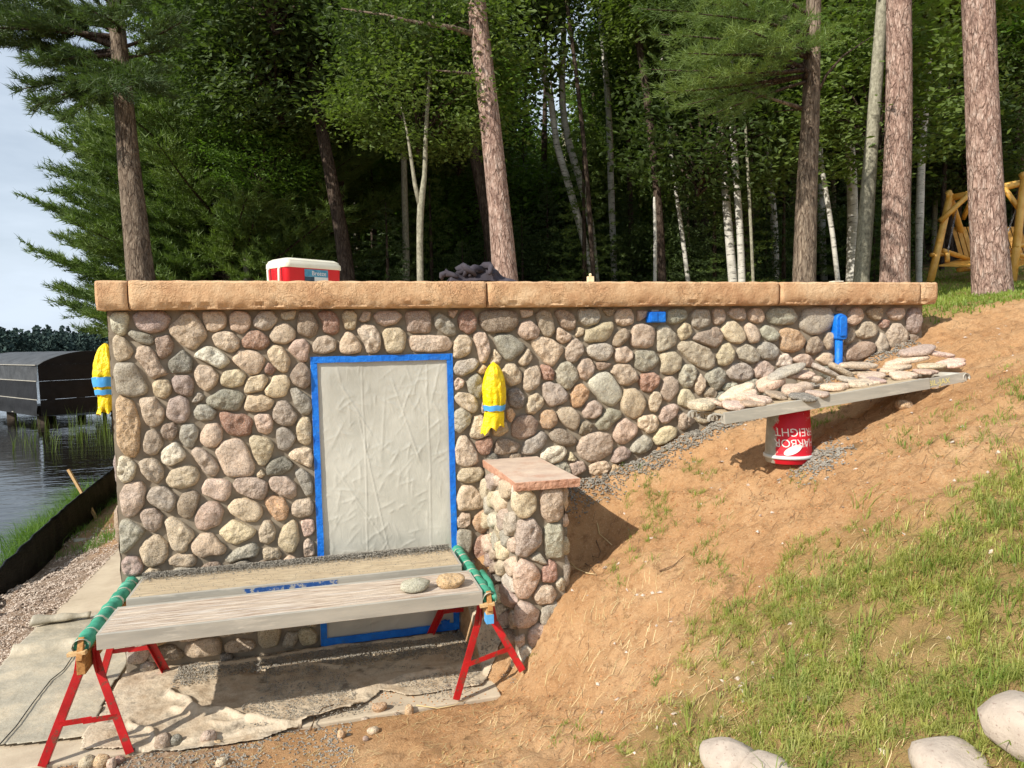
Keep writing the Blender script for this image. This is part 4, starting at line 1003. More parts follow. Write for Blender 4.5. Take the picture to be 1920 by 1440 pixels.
mb.grid(G); mb.obj('blue_paint_patch','blue_paint',P2)
# stones on the front plank
def cobble(px,py,w,h,dist_fn,code,label,group=None,rot=0,flat=.5,name='loose_stone',seed=0,sink=.15,depthw=.8,cat='stone'):
    c=dist_fn(px,py); D=float((Vector(c)-Vector(CAM)).dot(Vector(FV))); W_=w/FPX*D; Hh=h/FPX*D
    rr=random.Random(seed+int(px)); bm_=MB(); nu,nv=12,18; V=[];F=[]
    ox=rr.random()*50
    for i in range(nu+1):
        th=math.pi*i/nu
        for j in range(nv):
            ph=2*math.pi*j/nv
            def se(v,e): return math.copysign(abs(v)**e,v)
            x=se(math.sin(th),.85)*se(math.cos(ph),.85); y=se(math.sin(th),.85)*se(math.sin(ph),.9); z=se(math.cos(th),.85)
            q=Vector((x*1.1+ox,y*1.1,z*1.1)); d=1+.22*mn.noise(q)+.07*mn.noise(q*3)
            V.append((x*d*W_/2,y*d*W_/2*depthw,z*d*Hh/2))
    for i in range(nu):
        for j in range(nv): a=i*nv+j;b=i*nv+(j+1)%nv; F.append((a,b,b+nv,a+nv))
    return link(name,mesh_py(name,V,F[::1],True),'fieldstone',None,(c[0],c[1],c[2]+Hh*(.5-sink)),rot=(rr.uniform(-.06,.06),0,rad(rot)),label=label,cat=cat,group=group,color=scol(code))
onP=lambda z:(lambda x,y:atZ(x,y,z))
cobble(779,1107,54,23,onP(.682),'g','flat grey stone resting on the front plank, left of the brown one',flat=.5,sink=.05,seed=1)
cobble(845,1099,54,22,onP(.682),'o','flat orange-brown stone on the front plank beside the green foam tube',sink=.05,seed=2)
cobble(761,1094,10,6,onP(.682),'d','tiny dark pebble lying on the front plank',sink=.05,seed=3)
# ---- grit helper: many small angular bits joined
def bits(P,size,name,mat,label,kind='stuff',cat=None,squash=.7,color=None,seed=0):
    r=np.random.default_rng(seed); P=np.asarray(P,float); n=len(P)
    base=np.array([(1,0,0),(-1,0,0),(0,1,0),(0,-1,0),(0,0,1),(0,0,-1)],float)
    FF=np.array([(0,2,4),(2,1,4),(1,3,4),(3,0,4),(2,0,5),(1,2,5),(3,1,5),(0,3,5)])
    s=(np.asarray(size)*np.ones(n))[:,None,None]*(.6+.8*r.random((n,6,1)))
    ax=r.uniform(.6,1.3,(n,1,3)); ax[:,:,2]*=squash
    a=r.random(n)*6.28; V=base[None]*s*ax; c,s_=np.cos(a),np.sin(a)
    x=V[:,:,0]*c[:,None]-V[:,:,1]*s_[:,None]; y=V[:,:,0]*s_[:,None]+V[:,:,1]*c[:,None]; z=V[:,:,2]+V[:,:,0]*r.uniform(-.5,.5,(n,1))
    V=np.stack([x,y,z],-1)+P[:,None,:]
    F=(FF[None]+np.arange(n)[:,None,None]*6).reshape(-1,3)
    return link(name,mesh_np(name,V.reshape(-1,3),F,False),mat,kind=kind,label=label,cat=cat)
r=RNG
n=9000; t=r.random(n); yy=-.145-np.abs(r.normal(0,.045,n)); x=-1.16+2.0*t; hz=.698+.035*np.exp(-((yy+.19)/.06)**2)*r.random(n)
yy=np.clip(yy,-.56,-.15); bits(np.stack([x,yy,hz],1),.0048,'mortar_grit','pebble_grey','grey mortar grit heaped along the back edge of the rear plank',seed=1)
n=700; x=r.uniform(-1.15,.85,n); yy=r.uniform(-.56,-.16,n); bits(np.stack([x,yy,np.full(n,.698)],1),.003,'mortar_grit','pebble_grey','fine grit sprinkled over the rear plank',seed=2)
# ---- drop sheets on the walkway
def in_poly_np(X,Y,P): return inpoly(X,Y,P)
def sheet(name,poly,mat,label,zoff,amp,seed,step=.010,folds=(),cat='sheet',thick=.006):
    P=np.array(poly); us=np.arange(P[:,0].min(),P[:,0].max()+step,step); vs=np.arange(P[:,1].min(),P[:,1].max()+step,step)
    X,Y=np.meshgrid(us,vs,indexing='ij'); Xj=X+fbm(X*5+seed,Y*5)*.05; Yj=Y+fbm(X*5+seed+9,Y*5)*.05
    ins=inpoly(Xj,Yj,P)
    G=np.maximum(H(X,Y),np.where((X>-2.22)&(X<1.0)&(Y>-1.02),0.,-9))
    Z=G+zoff+amp*(np.abs(fbm(X*3+seed,Y*5,4))*2.2+.5*(1-np.abs(fbm(X*7-Y*4+seed,Y*6,3))*5).clip(0,1)*.5)
    for (x0,y0,x1,y1,w,h) in folds:
        L=math.hypot(x1-x0,y1-y0); t=((X-x0)*(x1-x0)+(Y-y0)*(y1-y0))/L/L; q=((X-x0)*-(y1-y0)+(Y-y0)*(x1-x0))/L+.02*np.sin(t*9)
        Z=Z+h*np.exp(-(q/w)**2)*sm(-.05,.1,t)*(1-sm(.9,1.05,t))
    id_=-np.ones(X.shape,int); nxx,nyy=X.shape
    q=ins[:-1,:-1]&ins[1:,:-1]&ins[1:,1:]&ins[:-1,1:]
    used=np.zeros(X.shape,bool); used[:-1,:-1]|=q; used[1:,:-1]|=q; used[1:,1:]|=q; used[:-1,1:]|=q
    id_[used]=np.arange(used.sum()); i,j=np.nonzero(q)
    F=np.stack([id_[i,j],id_[i+1,j],id_[i+1,j+1],id_[i,j+1]],1)
    me=mesh_np(name,np.stack([X[used],Y[used],Z[used]],1),F,True)
    o=link(name,me,mat,label=label,cat=cat); md=o.modifiers.new('s','SOLIDIFY'); md.thickness=.003; md.offset=-1; return o
pz=lambda L:[tuple(atZ(x,y,.0)[:2]) for x,y in L]
sheet('drop_sheet',pz([(238,1252),(600,1214),(870,1192),(965,1212),(958,1238),(905,1290),(850,1296),(760,1310),(715,1300),(660,1338),(600,1352),(520,1378),(420,1398),(330,1410),(235,1412),(150,1408),(160,1380),(215,1290)]),
 'tan_dropsheet','crumpled tan plastic drop sheet spread below the work table',.010,.022,3,folds=[(-.95,-.6,-.35,-.95,.018,.03),(-.5,-.2,.1,-.35,.02,.02),(.1,-.75,.7,-.6,.02,.025),(-1.15,-.7,-.9,-1.0,.015,.02),(-1.0,-.35,-.75,-.75,.022,.03),(-.2,-1.0,.5,-.9,.03,.03),(-.9,-.08,.9,-.06,.03,.025),(-.7,-.85,-.2,-1.0,.02,.02)])
sheet('grey_floor_mat',pz([(0,1262),(70,1165),(215,1150),(242,1180),(240,1248),(165,1388),(60,1400),(-60,1405),(-200,1400),(-160,1300)]),
 'grey_dropsheet','stiff grey mat lying on the walkway under the left sawhorse',.022,.006,8,step=.011,folds=[(-2.3,.62,-1.45,.55,.05,.05)])
# rolled upper lip of the mat
a=atZ(60,1172,.03);b=atZ(170,1158,.03)
mb=MB(); G=[]
for i in range(15):
    t=i/14; c=Vector(a).lerp(Vector(b),t); rr_=.055*(1-.55*t)+.006*math.sin(i)
    G.append([(c.x+.01*math.sin(i*1.3+q),c.y+math.cos(q)*rr_,c.z+.02+math.sin(q)*rr_) for q in [rad(-60)+rad(250)*k/12 for k in range(13)]])
mb.grid(G); o=mb.obj('rolled_mat_edge','grey_dropsheet',smooth=True,label='curled grey corner of a mat at the lake side of the walkway',cat='mat'); md=o.modifiers.new('s','SOLIDIFY'); md.thickness=.004
# dark cord along the mat
P=[tuple(atZ(x,y,.034)) for x,y in ((150,1210),(120,1255),(95,1275),(60,1320),(30,1362),(0,1395))]
MB().tube(P,.0035,6).obj('black_cord','black_fabric',label='thin dark cord lying across the grey mat on the walkway',cat='cord')
# ---- grit on the ground
def ground_pts(n,x0,x1,y0,y1,dens=None,dz=.002,seed=0):
    q=np.random.default_rng(seed); x=q.uniform(x0,x1,n); y=q.uniform(y0,y1,n)
    if dens is not None: k=q.random(n)<dens(x,y); x,y=x[k],y[k]
    z=H(x,y); on=(x>-2.22)&(x<1.0)&(y>-1.02)&((y<0)|(x<-1.31)); z=np.where(on,np.maximum(z,0.),z); return np.stack([x,y,z+dz],1)
P=ground_pts(9000,-1.0,1.05,-.42,-.03,lambda x,y:np.clip(1.1-np.abs(y+.1)/.25+fbm(x*5,y*5)*1.5,0,1)*.9,.03,1); bits(P,.0065,'mortar_rubble','pebble_grey','grey mortar crumbs fallen along the foot of the wall',seed=3)
P=ground_pts(7000,-.8,1.1,-1.0,-.2,lambda x,y:(fbm(x*3+8,y*4)>.02)*.8,.026,2); bits(P,.005,'mortar_rubble','pebble_grey','mortar crumbs strewn over the drop sheet',seed=4)
P=ground_pts(9000,-2.6,.1,-1.75,-1.02,lambda x,y:sm(-1.75,-1.2,y)*np.clip(.7+fbm(x*3,y*3)*2,0,1),.002,4); bits(P,.008,'gravel','pebble_grey','grey and white gravel in front of the walkway edge',seed=5)
P=ground_pts(26000,-3.5,-2.2,-1.4,5.2,lambda x,y:sm(-3.5,-3.1,x)*(.75+fbm(x*2,y*2)*1.5),.002,5); bits(P,.0115,'gravel','pebble_light','tan and pinkish crushed gravel between the walkway and the silt fence',seed=6)
P=ground_pts(1400,1.3,6,-3.2,0,lambda x,y:np.clip(.25+fbm(x*2,y*2)*1.2,0,1),.002,7); bits(P,.006,'soil_crumbs','dirt_clod','small clods on the bare sandy bank',seed=7)
P=ground_pts(9000,-.6,3.5,-2.6,-.6,lambda x,y:np.clip(.35+fbm(x*3,y*3)*1.8,0,1)*sm(-.2,.6,x-.0),.001,8); bits(P,.006,'soil_crumbs','dirt_clod','sandy crumbs at the toe of the dirt bank',seed=8)
P=ground_pts(16000,1.6,5.0,-.34,-.03,lambda x,y:np.clip(1.2-np.abs(y)/.24+fbm(x*4,y*4)*1.2,0,1)*np.clip(1.1-.35*np.abs(x-3.0),.35,1),.004,9); P[:,2]+=.006; bits(P,.009,'mortar_rubble','pebble_grey','grey mortar crumbs where the bank meets the stone wall',seed=9)
P=ground_pts(260,1.2,5.6,-3.6,-.2,None,.0,11); bits(P,.014,'bank_pebbles','pebble_light','scattered small pale stones lying on the sandy bank',seed=21)
c=atY(1530,862,-1.25)
n=700; x=r.normal(c[0]-.02,.09,n); y=r.normal(-1.32,.07,n); bits(np.stack([x,y,H(x,y)+.004],1),.010,'mortar_rubble','pebble_grey','spilled mortar lumps beside the upturned bucket',seed=10)
# ---- loose stones at the foot of the bank
gl=lambda x,y:(lambda p:(p[0],p[1],float(max(H(p[0],p[1]),0 if (p[1]>-1.02 and p[0]<1 and p[0]>-2.2) else -9))))(atZ(x,y,.03))
for i,(px,py,w,h,c,lab) in enumerate((
 (306,1388,30,28,'b','brown-grey cobble at the sheet edge, right of the front sawhorse foot'),(330,1384,22,20,'d','small dark stone touching the brown-grey cobble'),
 (391,1378,30,24,'p','smooth pink cobble at the lower edge of the drop sheet'),(407,1383,15,11,'o','little orange stone just right of the pink cobble'),
 (164,1421,30,24,'t','tan cobble between the feet of the left sawhorse'),(190,1420,30,24,'o','rough orange stone between the sawhorse feet'),(209,1424,16,22,'p','small pinkish stone right of the orange one'),
 (223,1416,18,16,'r','reddish stone against the front sawhorse foot'),(414,1424,20,14,'t','flat tan stone alone at the very bottom of the gravel'),(711,1322,28,18,'o','smooth tan-orange stone by the sheet hem, left of the upright one'),
 (767,1322,17,34,'o','narrow orange stone standing on its end in the dirt'),(684,1335,14,12,'t','tan pebble left of the smooth tan-orange stone'),(639,1369,14,18,'o','orange pebble in the dirt below the drop sheet'),
 (699,1358,22,12,'t','flat tan pebble below the smooth tan-orange stone'),(743,1326,16,14,'b','brown stone between the smooth one and the upright one'),(685,1374,12,10,'b','tiny brown pebble lowest in the dirt'),
 (840,1282,12,9,'b','brown pebble by the right sawhorse foot'),(852,1288,11,8,'p','pink pebble by the right sawhorse foot'))):
    cobble(px,py,w,h,gl,c,lab,seed=20+i,depthw=.8 if h<w*1.2 else 1.,rot=0,sink=.2)
cobble(1696,742,34,20,lambda x,y:(lambda p:(p[0],p[1],float(H(p[0],p[1]))))(atY(x,y,-1.3)),'o','rounded orange stone half buried under the right scaffold plank',seed=60,sink=.4)
def onslope(px,py):
    lo,hi=.5,14.
    d=ray(px,py)
    for t in np.arange(.8,14,.01):
        p=CAM+d*t
        if p[2]<H(p[0],p[1]): return (p[0],p[1],float(H(p[0],p[1])))
    return tuple(CAM+d*6)
def boulder(px,py,w,h,code,label,seed,dw=.9,rot=0):
    c=onslope(px,py+h*.25); o=cobble(px,py,w,h,lambda x,y:c,code,label,seed=seed,depthw=dw,name='boulder',sink=.2,cat='boulder',rot=rot); o.data.materials[0]=MAT['pink_granite']; return o
boulder(1368,1430,108,62,'p','pale pinkish boulder with a darker smaller boulder against its right side',91)
boulder(1438,1454,100,56,'m','mauve speckled boulder overlapping the pale one at the photo bottom',92)
boulder(1778,1442,138,62,'p','flat-topped pale boulder in the grass, middle one of the bottom right',93)
boulder(1932,1374,160,104,'w','largest pale boulder at the right edge in the grass',94)
# ---- roots and sticks
def stick(pts,rad_,label,name='twig',fn=None,mat='dead_twig',dz=.01):
    P=[]
    for (x,y) in pts:
        p=(fn or onslope)(x,y); P.append((p[0],p[1],p[2]+dz))
    return MB().tube(P,[rad_*(1-.6*i/(len(P)-1)) for i in range(len(P))],6,True,.1).obj(name,mat,smooth=True,label=label,cat='stick')
stick([(582,1360),(592,1340),(605,1325),(626,1318)],.007,'dark bent twig lying over the hem of the drop sheet',fn=gl,dz=.02)
stick([(780,1316),(820,1318),(850,1314),(885,1300)],.0035,'thin pale stick in the dirt beside the upright orange stone',fn=gl,mat='straw_dry')
for i,(P_,l) in enumerate((([(1120,985),(1124,1005),(1136,1018),(1148,1030)],'long pale root hanging down the dug bank'),([(1062,1055),(1080,1072),(1100,1080),(1118,1082)],'root sticking out of the soil low beside the pier'),
  ([(1118,1020),(1126,1040),(1122,1052),(1110,1048)],'looped root dangling in the hollow beside the pier'),([(1098,1062),(1108,1073),(1116,1083)],'short root below the looped one'),([(1236,1076),(1262,1068),(1284,1048)],'dark twig stuck in the open sand of the bank'))):
    stick(P_,.0045,l,'root',dz=.014,mat='straw_dry' if i in (0,1) else 'dead_twig')
# ---- right-hand plank with flat stones on a bucket
A=Vector(atY(1358,775,-1.32)); B=Vector(atY(1815,697,-1.40)); Cc=Vector(atY(1266,770,-.90))
ux=(B-A).normalized(); uy=(Cc-A); uy=(uy-ux*uy.dot(ux)).normalized(); uz=ux.cross(uy).normalized(); PL=(B-A).length; PWD=.45
M=Matrix(((ux.x,uy.x,uz.x,A.x),(ux.y,uy.y,uz.y,A.y),(ux.z,uy.z,uz.z,A.z),(0,0,0,1)))
RP=empty('scaffold_plank',A,'dented aluminium scaffold plank propped on the bucket and loaded with flat stones','plank')
def rp(name,boxes,mat,bevel=0):
    mb=MB()
    for a,b in boxes: mb.box(a,b,M)
    return mb.obj(name,mat,RP,bevel=bevel)
T_=.07
rp('plywood_deck',[((.012,.022,-.014),(PL-.35,PWD-.022,0))],'plywood_dusty')
for a in (0,PWD-.02): rp('side_rail',[((0,a,-T_),(PL-.30,a+.02,.002))],'aluminium',.002)
rp('end_cap',[((-.002,.021,-T_+.008),(.010,PWD-.021,-T_+.014)),((-.002,.021,-.018),(.010,PWD-.021,-.010))]+[((-.002,q,-T_+.015),(.010,q+.012,-.019)) for q in (.03,.13,.16,.27,.30,.40)],'aluminium')
for q in (.09,.22,.36):
    mb=MB(); G=[]
    for i in range(10):
        a=rad(200)-rad(215)*i/9; G.append([tuple(M@Vector((-.028+.026*math.cos(a),q+s,-.042+.026*math.sin(a)))) for s in (0,.028)])
    mb.grid(G); o=mb.obj('hook','aluminium',RP); md=o.modifiers.new('s','SOLIDIFY'); md.thickness=.005
for q in (.006,PWD-.026): rp('extension_rail',[((PL-.34,q,-T_+.005),(PL-.01,q+.02,-.004))],'aluminium')
mb=MB(); mb.tube([tuple(M@Vector((PL-.01,.0,-.035))),tuple(M@Vector((PL-.01,PWD,-.035)))],.028,12,False); o=mb.obj('end_tube','aluminium',RP,True); md=o.modifiers.new('s','SOLIDIFY'); md.thickness=.004
for q in (.35,.75,1.15,1.5): rp('rung',[((q,.021,-T_+.01),(q+.04,PWD-.021,-.016))],'aluminium')
tm=text_mesh('BIL-JAX',.052,align='LEFT')
Mt=Matrix(((ux.x,uz.x,-uy.x,0),(ux.y,uz.y,-uy.y,0),(ux.z,uz.z,-uy.z,0),(0,0,0,1)))
o=link('lettering',tm,'letter_yellow',RP); pos=M@Vector((PL-.31,.0035,-.052)); o.matrix_local=Matrix.Translation(pos-A)@Mt.to_4x4()
FL=[(1320,758,60,26,4,'y','cream almond-shaped flat stone at the hooked end of the plank'),(1379,760,58,17,-3,'p','long speckled pink flat stone at the front edge, left part of the heap'),(1381,734,66,18,24,'p','pink slab tilted up to the right above the cream block'),
(1393,741,52,22,15,'w','cream blocky flat stone under the tilted pink slab'),(1424,749,44,18,0,'w','white-tan flat stone partly shaded behind the speckled one'),(1442,719,64,28,18,'t','thick tan slab leaning up to the right'),
(1456,740,48,12,-12,'b','thin brown slab sloping down to the right'),(1493,731,60,34,8,'p','large bean-shaped pink stone at the front of the heap'),(1473,697,80,15,18,'g','long thin grey slab highest on the left heap'),
(1500,702,52,14,6,'t','tan slab behind the thin grey slab'),(1517,709,52,20,-8,'y','yellowish slab with a pointed right end'),(1546,695,66,15,-25,'n','greenish slab leaning down to the right'),
(1577,697,66,19,-30,'b','reddish-brown slab leaning against the greenish one'),(1566,725,60,18,2,'p','pink oval flat stone lying on the front edge right of the bean-shaped one'),(1619,718,58,15,4,'y','pale yellow disc on the front edge of the plank'),
(1610,685,70,15,0,'t','wide tan disc resting on a darker slab'),(1612,698,50,12,2,'b','dark slab under the wide tan disc'),(1632,704,54,12,8,'p','thin pinkish slab with a lit edge, middle of the plank'),
(1640,713,36,13,0,'m','mauve stone under the thin pinkish slab'),(1685,687,64,15,4,'y','yellow-tan slab in the right heap'),(1693,704,54,15,2,'p','pinkish flat stone on the deck of the right heap'),
(1702,675,76,15,10,'t','long tan slab tilted in the right heap'),(1722,657,66,16,14,'m','brown-mauve slab at the top left of the right heap'),(1757,663,80,12,-5,'w','long whitish slab topmost on the right'),
(1745,686,64,13,2,'y','cream slab under the whitish one'),(1784,681,60,13,8,'t','last tan slab at the uphill end of the plank'),(1735,697,44,10,0,'t','small tan slab lowest in the right heap'),
(1410,757,42,12,0,'b','brown sliver under the cream blocky stone'),(1505,744,44,12,0,'d','dark slab beneath the bean-shaped stone'),(1534,738,38,13,0,'m','mauve flat stone squeezed between the bean-shaped and the oval one'),(1343,755,34,14,-20,'p','pink chip behind the almond-shaped stone'),
(1590,711,46,12,-4,'g','grey slab under the leaning reddish one'),(1665,694,40,11,6,'t','small tan slab bridging the two heaps')]
for i,(px,py,w,h,ro,c,lab) in enumerate(FL):
    # height above the deck line tells how far back it lies
    tt=(px-1358)/(1815-1358); edge=775-tt*78; up=max(0,edge-py); y=-1.30+min(.30,.011*max(0,up-6))
    p=atY(px,py,y); D=float((p-CAM)@FV); W_=w/FPX*D*1.04; Hh=h/FPX*D
    n=20; out=[]; rr=random.Random(i+400)
    for k in range(n):
        a=2*math.pi*k/n; f=1+.12*math.sin(2*a+i)+.10*math.sin(3*a+i*2.)+.05*math.sin(5*a+i*3.3); out.append((W_/2*math.cos(a)*f*.96,rr.uniform(.07,.085)*math.sin(a)*f))
    thick=max(.020,Hh*.62)/2
    V=[];F=[]; rings=((-1,.4),(-.98,.78),(-.8,.94),(-.3,1.),(.3,1.0),(.7,.95),(.92,.8),(1.,.5))
    for hh,s in rings:
        for (a,b) in out:
            q=Vector((a*12+i*3,b*12,hh)); d=1+.05*mn.noise(q*2); V.append((a*s*d,b*s*d,thick*hh*(1+.25*mn.noise(q)) ))
    V.append((0,0,-thick));V.append((0,0,thick))
    for r_ in range(len(rings)-1):
        for k in range(n): a=r_*n+k;b=r_*n+(k+1)%n; F.append((a,b,b+n,a+n))
    for k in range(n): F.append((len(V)-2,(k+1)%n,k)); F.append((len(V)-1,(len(rings)-1)*n+k,(len(rings)-1)*n+(k+1)%n))
    col=scol({'y':'t','w':'p','n':'g','t':'p'}.get(c,c)); col=(min(1,col[0]*1.2),min(1,col[1]*1.16),min(1,col[2]*1.14),1)
    link('flat_stone',mesh_py('flat_stone',V,F,True),'fieldstone',None,p,rot=(rad(9+5*math.sin(i*2.3)),-rad(ro),rad(8*math.sin(i*1.7))),label=lab,cat='stone',group='flat veneer stones heaped on the right plank',color=col)
# bucket (upside down)
bc=M@Vector((.72,.20,0)); bz=float(H(bc.x,bc.y))
bc=Vector((atY(1478,850,-1.12)[0],-1.12,0)); bz=float(H(bc.x,bc.y))-.03; top=(M@Vector((bc.x-A.x,.2,0))).z-T_-.002
BK=empty('bucket',(bc.x,bc.y,bz),'upturned red plastic bucket caked with mortar, propping up the plank','bucket')
hB=top-bz; r1,r2=.150,.128
prof=[(0,0),(r1-.012,0),(r1-.008,.004),(r1-.004,.03),(r1+.000,.034),(r1+.006,.037),(r1+.006,.052),(r1-.001,.056),(r1-.003,.07),(r2+.003,hB-.01),(r2-.004,hB),(0,hB)]
def lathe(prof,n=48):
    mb=MB(); G=[[(r_*math.cos(2*math.pi*k/n),r_*math.sin(2*math.pi*k/n),z) for k in range(n)] for r_,z in prof]; mb.grid(G,closed=True); return mb
me=lathe(prof).mesh('shell',True); o=link('shell',me,'bucket_red',BK); md=o.modifiers.new('e','EDGE_SPLIT'); md.split_angle=rad(60)
mb=lathe([(r1+.0005,.0335),(r1+.008,.0365),(r1+.008,.0525),(r1,.0565)]); o=link('rim',mb.mesh('rim',True),'label_white',BK)
lathe([(r1-.002,.000),(r1+.003,.004),(r1+.003,.018),(r1-.001,.022)])
def bent_text(txt,size,z0,ang0):
    me=text_mesh(txt,size,align='LEFT')
    # cut long edges so the print can follow the curve
    import bmesh; bm=bmesh.new(); bm.from_mesh(me); bmesh.ops.triangulate(bm,faces=bm.faces); bmesh.ops.subdivide_edges(bm,edges=[e for e in bm.edges if e.calc_length()>.02],cuts=2); bm.to_mesh(me); bm.free()
    for v in me.vertices:
        x,y=v.co.x,v.co.y          # rotated 180 degrees: the bucket is upside down
        zz=z0-y; rr=r1+(r2-r1)*(zz/hB)+.0022; a=ang0-x/rr; v.co=(rr*math.cos(a),rr*math.sin(a),zz)
    me.flip_normals() if False else None
    link('lettering',me,'letter_white',BK)
# facing the camera is the direction angle to CAM
fa=math.atan2(CAM[1]-bc.y,CAM[0]-bc.x)
bent_text('HARBOR',.074,.165,fa+1.42)
bent_text('FREIGHT',.074,.235,fa+1.42)
n=24; mb=MB(); c0=(.02,.085)
V=[(0,0)]+[(.062*math.cos(2*math.pi*k/n),.026*math.sin(2*math.pi*k/n)) for k in range(n)]
V3=[]
for (a,b) in V:
    u=a*math.cos(.45)-b*math.sin(.45)+.03; zz=.098+a*math.sin(.45)+b*math.cos(.45); rr=r1+(r2-r1)*(zz/hB)+.006; an=fa+u/rr; V3.append((rr*math.cos(an),rr*math.sin(an),zz))
link('white_patch',mesh_py('white_patch',V3,[(0,k+1,(k+1)%n+1) for k in range(n)],True),'letter_white',BK)
# ---- taped boxes on the wall
bx=empty('taped_outlet_box',(2.55,-.03,2.30),'small outlet box wrapped in bright blue tape high on the wall','outlet box')
mb=MB(); mb.box((2.478,-.075,2.298),(2.622,.0,2.384)); mb.obj('box_body','blue_tape',bx,bevel=.008)
mb=MB(); mb.box((2.49,-.082,2.305),(2.545,-.073,2.378)); mb.obj('tape_wrap','blue_tape',bx,bevel=.003)
mb=MB(); mb.box((2.515,-.04,2.384),(2.575,-.01,2.40)); mb.obj('conduit_stub','aluminium',bx)
cx0,cz1=4.245,2.352
cb=empty('taped_meter_box',(cx0,-.03,1.75),'tall rounded box and conduit masked with blue tape near the uphill end of the wall','meter box')
mb=MB(); G=[]
for yy in (0,-.07): pass
def rbox(x0,x1,z0,z1,y,d,r_,n=6):
    P=[]
    for cx_,cz_,a0 in ((x1-r_,z1-r_,0),(x0+r_,z1-r_,90),(x0+r_*.5,z0+r_*.5,180),(x1-r_*.5,z0+r_*.5,270)):
        rr=r_ if a0<180 else r_*.5
        for k in range(n+1): a=rad(a0+90*k/n); P.append((cx_+rr*math.cos(a),cz_+rr*math.sin(a)))
    V=[];F=[];m_=len(P); cx_=(x0+x1)/2; cz_=(z0+z1)/2
    for yy,s in ((y,1.),(y-d*.8,1.),(y-d,.9)): V+=[(cx_+(a-cx_)*s,yy,cz_+(b-cz_)*s) for a,b in P]
    for L in range(2):
        for k in range(m_): a=L*m_+k;b=L*m_+(k+1)%m_; F.append((a,b,b+m_,a+m_))
    F.append(tuple(2*m_+k for k in range(m_))[::-1]); return V,F
V,F=rbox(4.195,4.298,2.13,2.352,0,.085,.05); MB().add(V,F).obj('box_body','blue_tape',cb,bevel=.004)
V,F=rbox(4.218,4.280,2.16,2.33,-.086,.012,.028); MB().add(V,F).obj('box_cover','blue_tape',cb,bevel=.003)
mb=MB(); mb.tube([(4.245,-.045,2.13),(4.244,-.045,1.9),(4.242,-.045,1.70)],.032,14,True,.03); mb.obj('conduit','blue_tape',cb,True)
# ---- bagged wall lamps
def bag(loc,label,rotz,seed,wsc=1.,tips=0):
    S=empty('bagged_wall_lamp',loc,label,'wall lamp','wall lamps wrapped in yellow plastic',rot=(0,0,rotz))
    # local: x along wall, -y out of the wall, z up; height .46
    prof=[(0,.012,.012),(.03,.05,.03),(.07,.072,.05),(.10,.068,.055),(.125,.074,.06),(.15,.078,.062),(.20,.086,.07),(.27,.088,.074),(.33,.080,.066),(.39,.062,.05),(.43,.040,.036),(.455,.012,.014),(.462,.004,.005)]
    mb=MB(); G=[]; n=60; Z=np.linspace(0,.462,64); wx=np.interp(Z,[p[0] for p in prof],[p[1] for p in prof]); wy=np.interp(Z,[p[0] for p in prof],[p[2] for p in prof])
    for z,a_,b_ in zip(Z,wx,wy):
        r=[]
        for k in range(n):
            a=2*math.pi*k/n; f=1+.16*mn.noise(Vector((math.cos(a)*2.6+seed,math.sin(a)*2.6,z*5)))+.13*mn.noise(Vector((math.cos(a)*5+seed,math.sin(a)*5,z*9)))-.10*abs(mn.noise(Vector((math.cos(a)*9+seed,math.sin(a)*9,z*16))))
            f-=.08*max(0,math.cos(6*a+seed+z*8))*(1-abs(z-.2)/.3 if abs(z-.2)<.3 else 0)
            r.append((a_*f*math.cos(a)*wsc,-.085+b_*f*math.sin(a)*1.15,z))
        G.append(r)
    mb.grid(G,closed=True); link('plastic_bag',mb.mesh('plastic_bag',True),'yellow_plastic',S)
    # skirt below the tape
    mb=MB(); G=[]
    for j in range(9):
        t=j/8; r=[]
        for k in range(31):
            a=rad(150)+rad(240)*k/30; f=1+.35*t*mn.noise(Vector((a*2.2,seed,t)))+.1*math.sin(a*9+seed)*t
            L=.10+.05*mn.noise(Vector((a*1.7,seed+4,0)))+(.05*max(0,math.cos(a-rad(200))) if tips else 0)
            r.append((.074*f*math.cos(a)*wsc*(1+.1*t)-(.02*t if tips else 0),-.085+.06*f*math.sin(a),.09-L*t))
        G.append(r)
    mb.grid(G); link('bag_skirt',mb.mesh('bag_skirt',True),'yellow_plastic',S)
    for z0,z1 in (((.105,.145),) if tips else ((.17,.235),(.115,.15))):
        mb=MB(); G=[]
        for z in np.linspace(z0,z1,5):
            a_=np.interp(z,[p[0] for p in prof],[p[1] for p in prof])*1.05+.003; b_=np.interp(z,[p[0] for p in prof],[p[2] for p in prof])*1.22+.003
            G.append([(a_*math.cos(2*math.pi*k/36)*(1+.03*math.sin(k*1.7))*wsc,-.085+b_*math.sin(2*math.pi*k/36)*(1+.03*math.sin(k*1.3)),z+.003*math.sin(k)) for k in range(36)])
        mb.grid(G,closed=True); link('tape_band',mb.mesh('tape_band',True),'blue_tape_light',S)
    mb=MB(); mb.box((-.05,-.045,.12),(.05,0,.34)); link('wall_plate',mb.mesh('wall_plate'),'blue_tape_light',S)
    return S
bag((1.218,-.0,1.565),'yellow plastic bag with one blue tape band over a lamp right of the door',0,3.,1.,1)
bag((-1.33,.24,1.755),'yellow plastic bag with two blue tape bands at the lake-side corner of the wall',rad(-90),11.,1.1,0)
